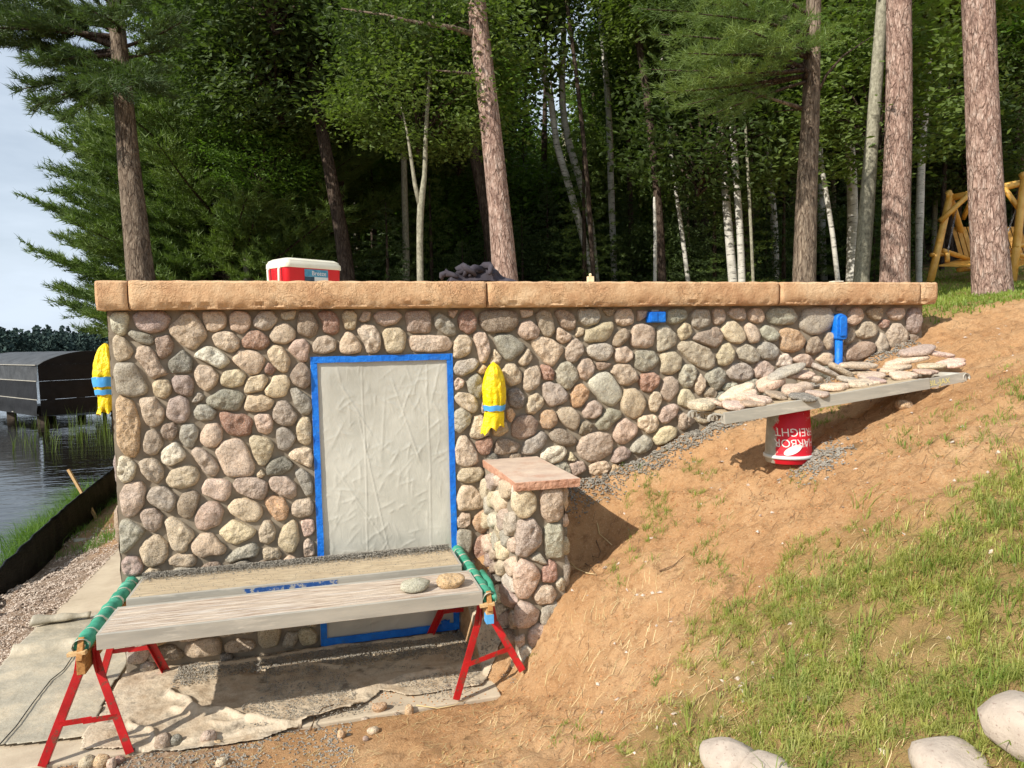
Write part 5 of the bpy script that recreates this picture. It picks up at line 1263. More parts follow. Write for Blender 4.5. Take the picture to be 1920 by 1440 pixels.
# ---- cooler
cz=2.618; cl=Vector((-.32,1.35,cz))
CO=empty('cooler',(-.12,1.60,cz),'red cooler with a white lid standing on the roof edge','cooler',rot=(0,0,rad(34))); CO.scale=(.9,.9,.93)
def rrect(w,d,r_,n=5):
    P=[]
    for cx_,cy_,a0 in ((w/2-r_,d/2-r_,0),(-w/2+r_,d/2-r_,90),(-w/2+r_,-d/2+r_,180),(w/2-r_,-d/2+r_,270)):
        for k in range(n+1): a=rad(a0+90*k/n); P.append((cx_+r_*math.cos(a),cy_+r_*math.sin(a)))
    return P
def stackrr(levels,r_=.05):
    mb=MB(); G=[[(x,y,z) for x,y in rrect(w,d,r_)] for w,d,z in levels]; mb.grid(G,closed=True); m_=len(G[0]); mb.F.append(tuple(range(m_))[::-1]); mb.F.append(tuple((len(G)-1)*m_+k for k in range(m_))); return mb
link('body',stackrr([(.60,.34,0),(.62,.36,.02),(.635,.375,.255)]).mesh('body',True),'cooler_red',CO)
link('lid',stackrr([(.65,.39,.255),(.655,.395,.26),(.65,.39,.30),(.63,.37,.312),(.625,.365,.325),(.56,.31,.345)]).mesh('lid',True),'cooler_white',CO)
for o in list(CO.children): md=o.modifiers.new('e','EDGE_SPLIT'); md.split_angle=rad(40)
for s in (-1,):
    mb=MB(); mb.tube([(s*.325,-.10,.262),(s*.345,-.10,.24),(s*.345,-.095,.06),(s*.345,-.05,.045),(s*.345,.05,.045),(s*.345,.095,.06),(s*.345,.10,.24),(s*.325,.10,.262)],.012,8); link('handle',mb.mesh('handle',True),'cooler_white',CO)
mb=MB(); y=-.1905
LB=link('label',None,parent=CO)
def lq(x0,x1,z0,z1,mat,dy,name='label_panel'):
    mb=MB(); mb.V=[(x0,y-dy+.012*0,z0),(x1,y-dy,z0),(x1,y-dy,z1),(x0,y-dy,z1)]; mb.F=[(0,1,2,3)]; link(name,mb.mesh(name),mat,LB)
y=-.1895
lq(-.12,.15,.02,.245,'label_white',0); lq(-.12,.15,.175,.245,'label_blue',.001); lq(-.12,-.01,.02,.174,'label_dark',.001)
lq(.04,.065,.07,.13,'pebble_grey',.001,'picture'); lq(.09,.11,.09,.12,'pebble_grey',.001,'picture')
t=text_mesh('Breeze',.06,align='LEFT'); o=link('lettering',t,'letter_white',LB); o.location=(-.04,y-.002,.19); o.rotation_euler=(rad(90),0,0)
# ---- dark cloth heap
CL=empty('clothing_heap',(1.18,.12,2.62),'crumpled dark grey sweatshirt bundled on top of the coping','clothing')
rr=random.Random(5)
mb=MB(); G=[]
for i in range(60):
    r=[]
    for j in range(30):
        u=i/59;v=j/29; x=-.26+.54*u; y=-.13+.26*v
        env=math.sin(math.pi*v)**.6*np.interp(u,[0,.06,.25,.45,.62,.75,1],[0,.45,.75,1.,.95,.5,.0])
        f=.7+1.0*abs(mn.noise(Vector((u*5,v*2.4,1))))+.3*abs(mn.noise(Vector((u*10+v*4,v*5,4))))
        r.append((x+.03*mn.noise(Vector((u*6,v*6,9))),y+.03*mn.noise(Vector((u*6,v*6,2))),.098*env*f*1.25))
    G.append(r)
mb.grid(G); o=link('cloth_body',mb.mesh('cloth_body',True),'cloth_grey',CL); md=o.modifiers.new('s','SMOOTH'); md.factor=.5; md.iterations=3
for k in range(5):
    x=-.2+.045*k+rr.uniform(-.02,.02); P=[]
    h=np.interp(x,[-.22,-.1,.05,.15],[.05,.09,.12,.06])
    for i in range(9): 
        t=i/8; P.append((x+.10*t*rr.choice((-1,1))*.3+.05*math.sin(3.1*t+k)*(1 if k%2 else -1)+.07*t*(k%3-1),-.13+.10*t+.02*math.sin(k+5*t),h*math.sin(math.pi*(.12+.8*t))*rr.uniform(.9,1.1)+.008))
    link('cloth_fold',MB().tube(P,[.012+.016*math.sin(math.pi*i/8) for i in range(9)],8,True,.12,k).mesh('cloth_fold',True),'cloth_grey',CL)
# small wooden block on the roof edge
p=atY(1107,522,.0)
mb=MB(); V,F=[],[]
BQ=empty('wood_block',(p[0],.0,2.618),'tiny pale wooden block with a knob standing on the coping','block')
mb.box((-.022,-.02,.0),(.022,.02,.042)); link('block_body',mb.mesh('block_body'),'tan_wood_block',BQ)
link('knob',lathe([(0,.042),(.010,.043),(.011,.058),(.007,.064),(0,.066)],12).mesh('knob',True),'tan_wood_block',BQ)
p=atY(1567,527,-.03); mb=MB(); mb.box((p[0]-.045,-.07,2.619),(p[0]+.045,.0,2.626)); mb.obj('paint_stick','cooler_white',label='flat white paint stick lying on the right coping block',cat='stick')
# ---- silt fence with stakes
SF=empty('silt_fence',(-3.2,3,-.2),'long black plastic silt fence along the lake shore','fence')
base=[(-2.70,1.35),(-2.88,1.8),(-3.18,2.75),(-3.20,3.9),(-3.22,5),(-3.24,6.4),(-3.30,7.8),(-3.42,9.6)]
top =[(-2.74,1.25,-.16),(-2.92,1.75,-.10),(-3.20,2.7,-.03),(-3.22,3.9,.08),(-3.22,5,.18),(-3.27,6.4,.22),(-3.30,7.8,.27),(-3.42,9.6,.30)]
G=[]
Bt=np.linspace(0,7,150)
for t in Bt:
    bx_=np.interp(t,range(8),[b[0] for b in base]);by_=np.interp(t,range(8),[b[1] for b in base]); bz_=float(H(bx_+.0,by_))-.03
    tx_,ty_,tz_=[np.interp(t,range(8),[q[k] for q in top]) for k in range(3)]
    r=[]
    for j in range(10):
        s=j/9; wv=.022*mn.noise(Vector((t*6,s*2,1)))+.012*mn.noise(Vector((t*17,s*3,2))); r.append((bx_+(tx_-bx_)*s+wv+(.03*math.sin(s*3.1)),by_+(ty_-by_)*s,bz_+(tz_-bz_)*s))
    for j in range(5): # hem roll
        a=math.pi*.5*j/1.6; r.append((r[9][0]-.018*math.sin(a)-.0,r[9][1],r[9][2]+.016*math.cos(a)-.016))
    G.append(r)
mb=MB().grid(G); o=mb.obj('fabric','silt_black',SF,True); md=o.modifiers.new('s','SOLIDIFY'); md.thickness=.004
sa=Vector(tuple(atX(166,946,-3.26))); sb=Vector(tuple(atD(128,880,float((np.array(sa)-CAM)@FV)-.05)))
for (a,b) in ((tuple(sa+(sa-sb)*.4),tuple(sb)),((-2.9,1.9,-.05),(-3.65,1.9,.25))):
    mb=MB(); mb.bar(a,b,.035,.035); mb.obj('wooden_stake','raw_lumber',SF)
cobble(150,1008,24,8,lambda x,y:(lambda p:(p[0],p[1],float(H(p[0],p[1]))))(atZ(x,y,-.18)),'g','flat grey stone on the gravel under the silt fence',seed=77)
# ---- boat lift canopy
c0=Vector(atZ(77,798,-.45)); e1=Vector((2.05,0,0))
rv=Vector((RV[0],RV[1],0)).normalized(); fv=Vector((FV[0],FV[1],0)).normalized()
k=28.5/29
ue=(rv*2.05+fv*2.5).normalized(); ul=(-rv*2.5+fv*2.05).normalized()
BL=empty('boat_lift_canopy',(c0.x,c0.y,-.45),'black fabric boat lift canopy standing over the lake on posts','boat lift')
ze,zb,zc=1.66,-.02,2.12; WL,LL=3.25,8.
def bp(u,l,z): q=c0+ue*u+ul*l; return (q.x,q.y,z)
nr=10; 
arc=[(WL*(i/16),ze+(zc-ze)*math.sin(math.pi*i/16)**.8) for i in range(17)]
mb=MB(); mb.grid([[bp(u,l+ .0,z-.03*abs(math.sin(math.pi*l/1.33))) for u,z in arc] for l in np.linspace(0,LL,25)]); o=mb.obj('canopy_roof','canopy_grey',BL,True); md=o.modifiers.new('s','SOLIDIFY'); md.thickness=.01
for q,(za,zb_) in enumerate(((1.10,ze),(.45,1.09),(-.12,.44))):
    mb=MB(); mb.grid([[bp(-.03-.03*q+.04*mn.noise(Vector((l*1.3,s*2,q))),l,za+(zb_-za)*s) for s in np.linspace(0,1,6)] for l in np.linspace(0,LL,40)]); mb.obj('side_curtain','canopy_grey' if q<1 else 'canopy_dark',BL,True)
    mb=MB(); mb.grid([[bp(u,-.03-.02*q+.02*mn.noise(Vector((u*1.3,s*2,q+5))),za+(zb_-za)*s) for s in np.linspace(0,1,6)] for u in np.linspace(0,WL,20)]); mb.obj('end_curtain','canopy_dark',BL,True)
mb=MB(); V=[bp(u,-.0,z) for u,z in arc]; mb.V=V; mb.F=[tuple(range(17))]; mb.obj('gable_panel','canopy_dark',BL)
for z in (1.66,1.10,.45,-.08):
    mb=MB(); mb.bar(bp(-.06,0,z),bp(-.06,LL,z),.035,.025); mb.obj('frame_rail','aluminium',BL)
for u in (.25,WL-.55):
    for l in (.6,4.0,7.4):
        mb=MB(); a=bp(u,l,-1.4);b=bp(u,l,.2); mb.bar(a,b,.30 if l<1 else .22,.26); mb.obj('post','dock_wood',BL)
mb=MB(); mb.box((0,0,0),(0,0,0)); mb=MB()
G=[bp(0,0,-.05)]
mb.grid([[bp(u,l,-.12-.10*math.sin(math.pi*u/WL)) for u in np.linspace(0.05,WL-.05,6)] for l in np.linspace(.1,LL-.1,10)]); mb.obj('boat_hull_cover','canopy_dark',BL,True)
mb=MB(); mb.tube([bp(WL+.02,.2,1.2),bp(WL+.35,.2,.9),bp(WL+.4,.2,.3)],.06,8); mb.obj('winch_arm','canopy_dark',BL,True)
# dock behind
DK=empty('dock',bp(WL+1.5,2,-.45),'low wooden dock reaching from behind the yellow bag to the boat lift','dock')
for i in range(14):
    mb=MB(); l0=.2+i*.28; a=Vector(bp(WL-.6,1.2,.0)); d=rv
    q=a+rv*(i*.30); mb.bar(q-fv*.8,q+fv*.8,.27,.05); mb.obj('deck_board','dock_wood',DK)
mb=MB(); a=Vector(bp(WL-.6,1.2,-.1)); mb.bar(a-fv*.82,a-fv*.82+rv*4.2,.06,.16); mb.obj('side_beam','dock_wood',DK)
mb=MB(); mb.bar(a+fv*1.6+Vector((0,0,.45)),a+fv*1.6+rv*4.2+Vector((0,0,.45)),.1,.12); mb.obj('orange_board','swing_log',DK)
for i in range(5):
    q=a-fv*.75+rv*(.3+i*.9); mb=MB(); mb.tube([(q.x,q.y,-1.2),(q.x,q.y,.02)],.07,8); mb.obj('pile','dock_wood',DK,True)
# ---- log swing
def gp(px,py,D): return Vector(atD(px,py,D))
SW=empty('log_swing',tuple(gp(1840,528,15)),'varnished log A-frame swing with a slatted bench, behind the right pine','swing')
def log(a,b,r_=.065,name='log'):
    MB().tube([a,tuple((Vector(a)*2+Vector(b))/3),tuple((Vector(a)+Vector(b)*2)/3),b],[r_,r_*1.03,r_*.98,r_*.95],12,True,.03,hash(name)%7).obj(name,'swing_log',SW,True)
DL,DR=15.5,14.7
L1=gp(1744,530,DL-.6); LT=gp(1781,368,DL); L2=gp(1822,500,DL+1.0)
R1=gp(1898,530,DR-.5); RT=gp(1920,335,DR); R2=gp(1985,500,DR+1.2)
def ext(a,b,f): return tuple(Vector(a).lerp(Vector(b),f))
log(tuple(L1),ext(L1,LT,1.02),.075,'post'); log(tuple(L2),ext(L2,LT,1.06),.07,'post')
log(tuple(R1),ext(R1,RT,1.03),.075,'post'); log(tuple(R2),ext(R2,RT,1.05),.07,'post')
log(tuple(gp(1780,372,DL)),tuple(gp(1965,332,DR)),.07,'top_beam')
log(tuple(gp(1762,415,DL-.25)),tuple(gp(1818,364,DL-.3)),.055,'knee_brace'); log(tuple(gp(1806,410,DL+.5)),tuple(gp(1822,372,DL+.1)),.05,'knee_brace')
log(tuple(gp(1882,352,DR+.1)),tuple(gp(1911,392,DR-.1)),.055,'knee_brace'); log(tuple(gp(1882,352,DR+.1)),tuple(gp(1920,344,DR)),.055,'knee_brace')
log(tuple(gp(1747,478,DL-.5)),tuple(gp(1780,476,DL+.6)),.045,'cross_rail'); log(tuple(gp(1905,462,DR-.4)),tuple(gp(1950,455,DR+.6)),.045,'cross_rail')
# bench
def q4(name,c,mat='swing_log'):
    mb=MB(); mb.V=[tuple(v) for v in c]; mb.F=[(0,1,2,3)]; o=mb.obj(name,mat,SW); md=o.modifiers.new('s','SOLIDIFY'); md.thickness=.03; return o
a0,a1=gp(1760,497,DL-.4),gp(1905,500,DR-.2); b0,b1=gp(1800,486,DL+.35),gp(1935,488,DR+.5)
for i in range(6):
    t0=i/6+.01;t1=(i+1)/6-.03; q4('seat_slat',(a0.lerp(b0,t0),a1.lerp(b1,t0),a1.lerp(b1,t1),a0.lerp(b0,t1)))
c0_,c1_=b0+Vector((0,.25,.75)),b1+Vector((0,.25,.75))
for i in range(13):
    t0=i/13+.004;t1=(i+1)/13-.012; q4('back_slat',(b0.lerp(b1,t0),b0.lerp(b1,t1),c0_.lerp(c1_,t1),c0_.lerp(c1_,t0)))
log(tuple(gp(1768,470,DL-.3)),tuple(gp(1816,486,DL+.2)),.05,'armrest'); log(tuple(gp(1880,468,DR-.3)),tuple(gp(1925,482,DR+.2)),.05,'armrest'); log(tuple(gp(1776,492,DL-.3)),tuple(gp(1776,474,DL-.3)),.05,'arm_post')
log(tuple(gp(1798,506,DL-.4)),tuple(gp(1830,503,DL+.3)),.05,'bench_rail')
def chain(a,b):
    a=Vector(a);b=Vector(b);n=int((b-a).length/.045); mb=MB()
    for i in range(n):
        p=a.lerp(b,(i+.5)/n); s=1 if i%2 else 0; d=(b-a).normalized(); x=Vector((1,0,0)) if s else Vector((0,1,0))
        P=[p+d*.03*math.cos(q)+x*.014*math.sin(q) for q in [2*math.pi*k/8 for k in range(9)]]; mb.tube(P,.006,4,False)
    mb.obj('chain','chain',SW)
chain(gp(1793,395,DL-.2),gp(1776,478,DL-.3)); chain(gp(1918,358,DR),gp(1886,445,DR+.3))
# ================================================================= vegetation
def unit(v): return v/np.maximum(np.linalg.norm(v,axis=-1,keepdims=True),1e-9)
def needle_mesh(name,P,D,n,L,Wd,spread,rng,droop=0.):
    """thin pointed needles in tufts at P pointing along D"""
    P=np.repeat(P,n,0); D=np.repeat(D,n,0); m_=len(P)
    d=unit(D+rng.normal(0,spread,(m_,3))); d[:,2]-=droop; d=unit(d)
    s=unit(np.cross(d,rng.normal(0,1,(m_,3))))*(Wd/2); P=P+rng.normal(0,L*.12,(m_,3)); l=(L*rng.uniform(.7,1.15,m_))[:,None]
    V=np.stack([P-s,P+s,P+d*l],1).reshape(-1,3); F=np.arange(len(V)).reshape(-1,3)
    return mesh_np(name,V,F,False)
def conifer_tufts(branches,rng,twig=.26,step=.085,up=.25,start=.22,bend=.15,tipup=.0,density=1.):
    """branches: list of (origin, dir(unit horizontal-ish), length, rise). returns tuft points/dirs and the limb polylines"""
    P=[];D=[];limbs=[]
    for o,d,L,rise in branches:
        o=np.array(o,float);d=np.array(d,float); n=max(4,int(L/.3)); side=np.cross(d,[0,0,1]); side/=np.linalg.norm(side)+1e-9
        wob=rng.normal(0,.05,2)
        def pt(t): return o+d*L*t+np.array([0,0,1])*(rise*t*L+tipup*L*t*t)+side*L*(wob[0]*math.sin(t*3)+wob[1]*t*t)
        limbs.append([pt(t) for t in np.linspace(0,1,n)])
        nt_=max(3,int(L*(1-start)/ (.17/density)))
        for k in range(nt_):
            t=start+(1-start)*(k+rng.random())/nt_; c=pt(t); ax=unit(pt(min(1,t+.02))-pt(t-.02))
            for s in (-1,1):
                tl=twig*L**.6*(1.25-.95*t)*rng.uniform(.6,1.2)
                td=unit(ax*.75+side*s*rng.uniform(.5,1.1)+np.array([0,0,1])*rng.normal(.08,.22)); m_=max(1,int(tl/step))
                q=np.arange(1,m_+1)/m_*tl; P.append(c+td*q[:,None]+np.array([0,0,-1])*(bend*q**2)[:,None]); D.append(np.repeat((td*.8+ax*.3+np.array([0,0,up]))[None],m_,0))
            P.append(c[None]); D.append((ax+np.array([0,0,up]))[None])
        P.append(pt(1.)[None]); D.append(d[None])
    return np.concatenate(P),unit(np.concatenate(D)),limbs
def limbs_mesh(name,limbs,r0=.03,k=5):
    mb=MB()
    for L_ in limbs:
        n=len(L_); ll=np.linalg.norm(L_[-1]-L_[0]); mb.tube(L_,[r0*(.35+.3*ll)*(1-.85*i/(n-1)) for i in range(n)],k,False)
    return mb.mesh(name,True)
def leaf_mesh(name,C,size,rng,up=.5,aspect=.62):
    n=len(C); nrm=rng.normal(0,1,(n,3)); nrm[:,2]=np.abs(nrm[:,2])+up; nrm=unit(nrm); a=unit(np.cross(nrm,rng.normal(0,1,(n,3)))); b=np.cross(nrm,a)
    s=(size*rng.uniform(.65,1.25,n))[:,None]
    V=np.stack([C-a*s,C+b*s*aspect*.8-a*s*.1,C+a*s,C-b*s*aspect*.8-a*s*.1],1)+0; V[:,1]+=nrm*s*.12; V[:,3]+=nrm*s*.12
    return mesh_np(name,V.reshape(-1,3),np.arange(n*4).reshape(-1,4),False)
def clumpy(n_cl,per,rng,R=(1,1,1),shell=.45,flat=.45,cr=.24):
    c=unit(rng.normal(0,1,(n_cl,3)))*(rng.random((n_cl,1))**(1/3)*(1-shell)+shell)*np.array(R)
    k=np.repeat(np.arange(n_cl),per); o=rng.normal(0,1,(len(k),3))*np.array([cr,cr,cr*flat])*rng.uniform(.6,1.3,(n_cl,1))[k]; return c[k]+o,c
# --- shared crown meshes (unit radius)
def broad_crown(seed,n_cl=85,per=75,size=.046,mat='leaf_green'):
    g=np.random.default_rng(seed); C,c=clumpy(n_cl,per,g); me=leaf_mesh('crown',C,size,g); me.materials.append(MAT[mat]); 
    mb=MB()
    for q in c[:34]: mb.tube([np.array([0,0,-.75+.3*q[2]]),q*.5+np.array([0,0,-.1]),q*.95],[.022,.012,.004],4,False)
    lm=mb.mesh('limbs',True); lm.materials.append(MAT['bark_dark']); return me,lm
BC=[broad_crown(s,mat=m_) for s,m_ in ((1,'leaf_green'),(2,'leaf_dark'),(3,'leaf_bright'),(4,'leaf_green'))]
BCL=[broad_crown(s,60,80,.036,m_) for s,m_ in ((11,'leaf_green'),(12,'leaf_bright'))]
def spruce_mesh(seed,h=3.,r=.95,mat='needle_dark',n=60,L=.05):
    g=np.random.default_rng(seed); B=[]
    for i in range(n):
        t=(i+.5)/n; z=h*(.04+.93*t); a=i*2.4+g.normal(0,.3); B.append(((0,0,z),(math.cos(a),math.sin(a),0),r*(1-t)**.85*g.uniform(.75,1.1)+.05,-.12))
    P,D,lb=conifer_tufts(B,g,twig=.34,step=.055,up=.05,start=.08,bend=.3,tipup=.12); me=needle_mesh('crown',P,D,9,L*1.3,.012,.55,g); me.materials.append(MAT[mat])
    mb=MB(); mb.tube([(0,0,-.2),(0,0,h*.5),(0,0,h)],[.05,.03,.006],6); tm_=mb.mesh('trunk',True); tm_.materials.append(MAT['bark_dark']); return me,tm_
SPR=[spruce_mesh(21),spruce_mesh(22,3.4,.8,'needle_pine'),spruce_mesh(23,2.4,1.0,'needle_dark',48)]
def Hs(x,y): return float(H(np.array(x),np.array(y)))
def trunk_obj(parent,pts,radii,mat,n=14,name='trunk',wob=.03,seed=0):
    # pts world, first = base; resample so bark can swell
    P=[];R=[]
    for i in range(len(pts)-1):
        k=max(2,int((Vector(pts[i+1])-Vector(pts[i])).length/.35))
        for j in range(k): t=j/k; P.append(Vector(pts[i]).lerp(Vector(pts[i+1]),t)); R.append(radii[i]*(1-t)+radii[i+1]*t)
    P.append(Vector(pts[-1]));R.append(radii[-1])
    P=[P[0]]+[(P[i-1]+P[i]*2+P[i+1])/4 for i in range(1,len(P)-1)]+[P[-1]]
    return MB().tube(P,R,n,True,wob,seed).obj(name,mat,parent,True)
def tree(px_pts,D,mat,label,name='tree',cat='tree',group=None,top=4.,lean=True,n=14,flare=1.25,wob=.03):
    """px_pts: (px,py,width px) from the ground upward as the trunk is seen; D its distance"""
    W_=[atD(x,y,D) for x,y,w in px_pts]; R=[w/2/FPX*D for x,y,w in px_pts]
    b=W_[0]; d=(W_[1]-W_[0]); d/=d[2]; gz=Hs(b[0],b[1]); 
    if gz<b[2]-.05:
        base=b-d*(b[2]-gz+.25); W_=[base]+W_; R=[R[0]*flare*1.05]+R
    else:
        W_[0]=b-d*.3; R[0]*=flare
        base=W_[0]
    e=unit(W_[-1]-W_[-2]); W_.append(W_[-1]+e*top); R.append(max(.01,R[-1]*.55))
    T=empty(name,(base[0],base[1],max(gz,base[2])),label,cat,group)
    trunk_obj(T,[tuple(p) for p in W_],R,mat,n,wob=wob,seed=int(px_pts[0][0])); T['_top']=1; del T['_top']
    return T,W_,R
def crown_at(T,mi,pos,scale,rz=None,lim=True,lst=BC,name='crown'):
    me,lm=lst[mi%len(lst)]; rz=random.random()*6.28 if rz is None else rz; loc=Vector(tuple(map(float,pos)))-T.location
    o=link(name,me,None,T,loc,rot=(random.uniform(-.3,.3),random.uniform(-.3,.3),rz),scale=scale)
    if lim: link('limbs',lm,None,T,loc,rot=o.rotation_euler,scale=scale)
    return o
def branch_obj(T,pts,r,mat,name='branch',k=7): return MB().tube(pts,[r*(1-.75*i/(len(pts)-1)) for i in range(len(pts))],k,True,.06,3).obj(name,mat,T,True)
# --- named trees, left to right
T1,W1,R1=tree([(264,522,48),(252,400,42),(240,290,38),(232,180,34),(222,80,30),(215,0,27)],9.5,'bark_grey_pine','tall dark-barked pine leaning left, nearest the lake behind the roof',name='pine_tree')
g1=np.random.default_rng(31)
def pxdir(a,b): v=np.array(b)-np.array(a); return v
B=[]
def addb(px,py,D,tx,ty,tD,rise=None):
    a=atD(px,py,D); b=atD(tx,ty,tD); v=b-a; L=np.linalg.norm(v); B.append((a,v/L,L,0.))
for s in ((222,60,9.5,20,-20,9.2),(224,70,9.5,-60,60,9.),(226,100,9.5,60,110,8.8),(228,120,9.5,35,165,9.2),(230,140,9.5,60,200,9.),(230,150,9.5,130,215,8.9),(228,110,9.5,330,90,9.8),(226,90,9.5,350,40,9.6),(220,40,9.5,100,-80,9.2),(220,30,9.5,330,-40,9.5),(229,135,9.5,320,180,10.),(222,60,9.5,160,20,8.2),(226,95,9.5,120,120,10.6),(228,125,9.5,200,170,8.3),(228,125,9.5,270,150,8.6),(224,60,9.5,-20,-60,10.),(226,80,9.5,-40,20,9.8),(228,110,9.5,10,90,9.9),(221,40,9.5,240,-60,8.6),(222,50,9.5,60,40,9.6),(230,150,9.5,170,190,9.9),(226,90,9.5,-110,-10,9.3),(218,10,9.5,-30,-160,9.)): addb(*s)
P,D_,lb=conifer_tufts(B,g1,twig=.44,step=.055,up=.3,start=.22,bend=.1,tipup=0,density=1.7)
P-=np.array(T1.location);
link('limbs',limbs_mesh('limbs',[[q-np.array(T1.location) for q in l] for l in lb],.045),'bark_dark',T1); link('crown',needle_mesh('crown',P,D_,14,.13,.014,.55,g1),'needle_dark',T1)
# big white pine by the water
PD=15.; pb=atD(420,500,PD); pg=Hs(pb[0],pb[1]); WP=empty('white_pine_tree',(pb[0],pb[1],pg),'large feathery white pine by the lake with long upswept boughs','tree')
hz=lambda py: float(atD(400,py,PD)[2])
pt=atD(470,-260,PD); trunk_obj(WP,[(pb[0],pb[1],pg-.3),tuple(atD(432,300,PD)),tuple(pt)],[.22,.17,.03],'bark_dark',10)
g2=np.random.default_rng(33); B=[]
# boughs that make the outline over the lake
for (oy,tx,ty,dD) in ((330,50,222,0),(385,80,288,-.4),(425,88,342,.3),(470,100,385,-.6),(500,66,405,.2),(540,118,470,.6),(590,52,492,0),(610,85,560,-.5),(640,100,592,.5),(660,130,640,.2),(300,150,200,.2),(250,200,140,0),(210,240,90,.3),(560,110,520,1.),(450,120,430,1.2),(400,150,330,-1.2),(520,140,480,-1.3),(610,150,610,-1.2),(660,190,680,-.6),(350,120,270,1.2)):
    a=np.array([pb[0],pb[1],0])+0; ao=atD(425,oy,PD); b=atD(tx,ty,PD+dD); v=b-ao; L=np.linalg.norm(v); B.append((ao,v/L,L*.93,-.0))
for i in range(34):
    oy=210+i*14; tx=60+50*((i*7)%5)/4+max(0,(430-oy)*.12)+(30 if i%3 else 0); ao=atD(425,oy,PD); b=atD(tx,oy-75+30*math.sin(i*2.2),PD+1.6*math.sin(i*1.7)); v=b-ao; L=np.linalg.norm(v); B.append((ao,v/L,L*.80,0.))
for i in range(150):
    z=hz(g2.uniform(-150,660)); a=g2.uniform(0,6.28); t=(z-hz(700))/(hz(-250)-hz(700)); L=(3.9*(1-t)**.7+.3)*g2.uniform(.75,1.05); B.append(((pb[0]+(pt[0]-pb[0])*max(0,t),pb[1]+(pt[1]-pb[1])*max(0,t),z),(math.cos(a),math.sin(a),0),L,.28))
P,D_,lb=conifer_tufts(B,g2,twig=.50,step=.07,up=.35,start=.12,bend=.05,tipup=.08,density=1.6); o_=np.array(WP.location)
ok=(P[:,2]>H(P[:,0],P[:,1])+.1); P=P[ok]-o_; D_=D_[ok]
link('limbs',limbs_mesh('limbs',[[q-o_ for q in l] for l in lb],.035),'bark_dark',WP); link('crown',needle_mesh('crown',P,D_,9,.15,.019,.5,g2),'needle_pine',WP); print('wp',len(P))
# second dark pine mass right of it
def make_decid(px,D,mat,label,crowns,name='tree',cat='tree',top=4.,group=None,n=12):
    T,W_,R=tree(px,D,mat,label,name,cat,group,top,n=n)
    for (x,y,dD,s,mi,*f) in crowns:
        sc_=(s,s,s*(f[0] if f else .75)); crown_at(T,mi,atD(x,y,D+dD),sc_)
    return T,W_
make_decid([(652,525,29),(641,440,26),(618,320,23),(600,230,22),(590,140,21),(570,50,19),(562,0,17)],12,'bark_dark','dark-barked oak with a bent trunk right of the cooler',
 [(500,110,0,1.5,1),(440,20,.5,1.3,1),(600,40,1,1.5,1),(550,190,1.2,1.4,0),(500,310,1.,.95,2),(700,120,1.5,1.5,1),(430,150,.5,1.0,1),(650,-60,0,2,0),(520,-60,-1,1.6,1)],'oak_tree')
T3,W3,R3=tree([(947,524,48),(937,400,43),(922,260,40),(908,130,38),(897,40,36),(890,-40,33)],9.,'bark_red_pine','sunlit pine with dead stubs, centre of the photo behind the dark clothing',name='pine_tree',top=6)
def stub(T,pl,r,D,mat='bark_dark',name='dead_branch'): branch_obj(T,[tuple(atD(x,y,D+dd)) for x,y,dd in pl],r,mat,name)
stub(T3,[(897,68,0),(850,52,-.2),(780,42,-.3),(720,28,-.3),(640,16,-.2)],.038,9.,'bark_grey_pine'); stub(T3,[(902,142,0),(865,136,-.1),(818,132,-.2)],.03,9.,'bark_grey_pine'); stub(T3,[(893,40,0),(860,42,.1),(830,58,.2),(812,70,.3)],.02,9.); stub(T3,[(888,5,0),(870,-15,-.1)],.04,9.)
make_decid([(788,525,12),(787,450,12),(788,385,13),(797,330,9),(797,270,8),(803,180,7)],9.2,'bark_lichen','slender forked maple with lichen-grey bark behind the roof',
 [(800,200,.3,.9,0),(740,170,.5,.9,0),(860,170,.8,.9,2),(760,90,.4,1.,1),(840,70,.6,1.1,0)],'maple_tree',top=2.)
T4b=[o for o in bpy.data.objects if o.get('label','').startswith('slender forked maple')][0]; stub(T4b,[(788,388,0),(778,345,0),(770,290,-.05),(762,240,-.1),(750,190,-.1)],.032,9.2,'bark_lichen','branch')
make_decid([(930,520,24),(915,420,24),(898,330,22),(880,240,20),(858,150,18),(842,60,16)],14,'bark_dark','dark crooked tree in shade just left of the sunlit centre pine',[(830,120,0,1.8,1),(900,20,.5,2.,0),(760,40,1,2.,1),(860,240,1.5,1.4,1)],'shade_tree')
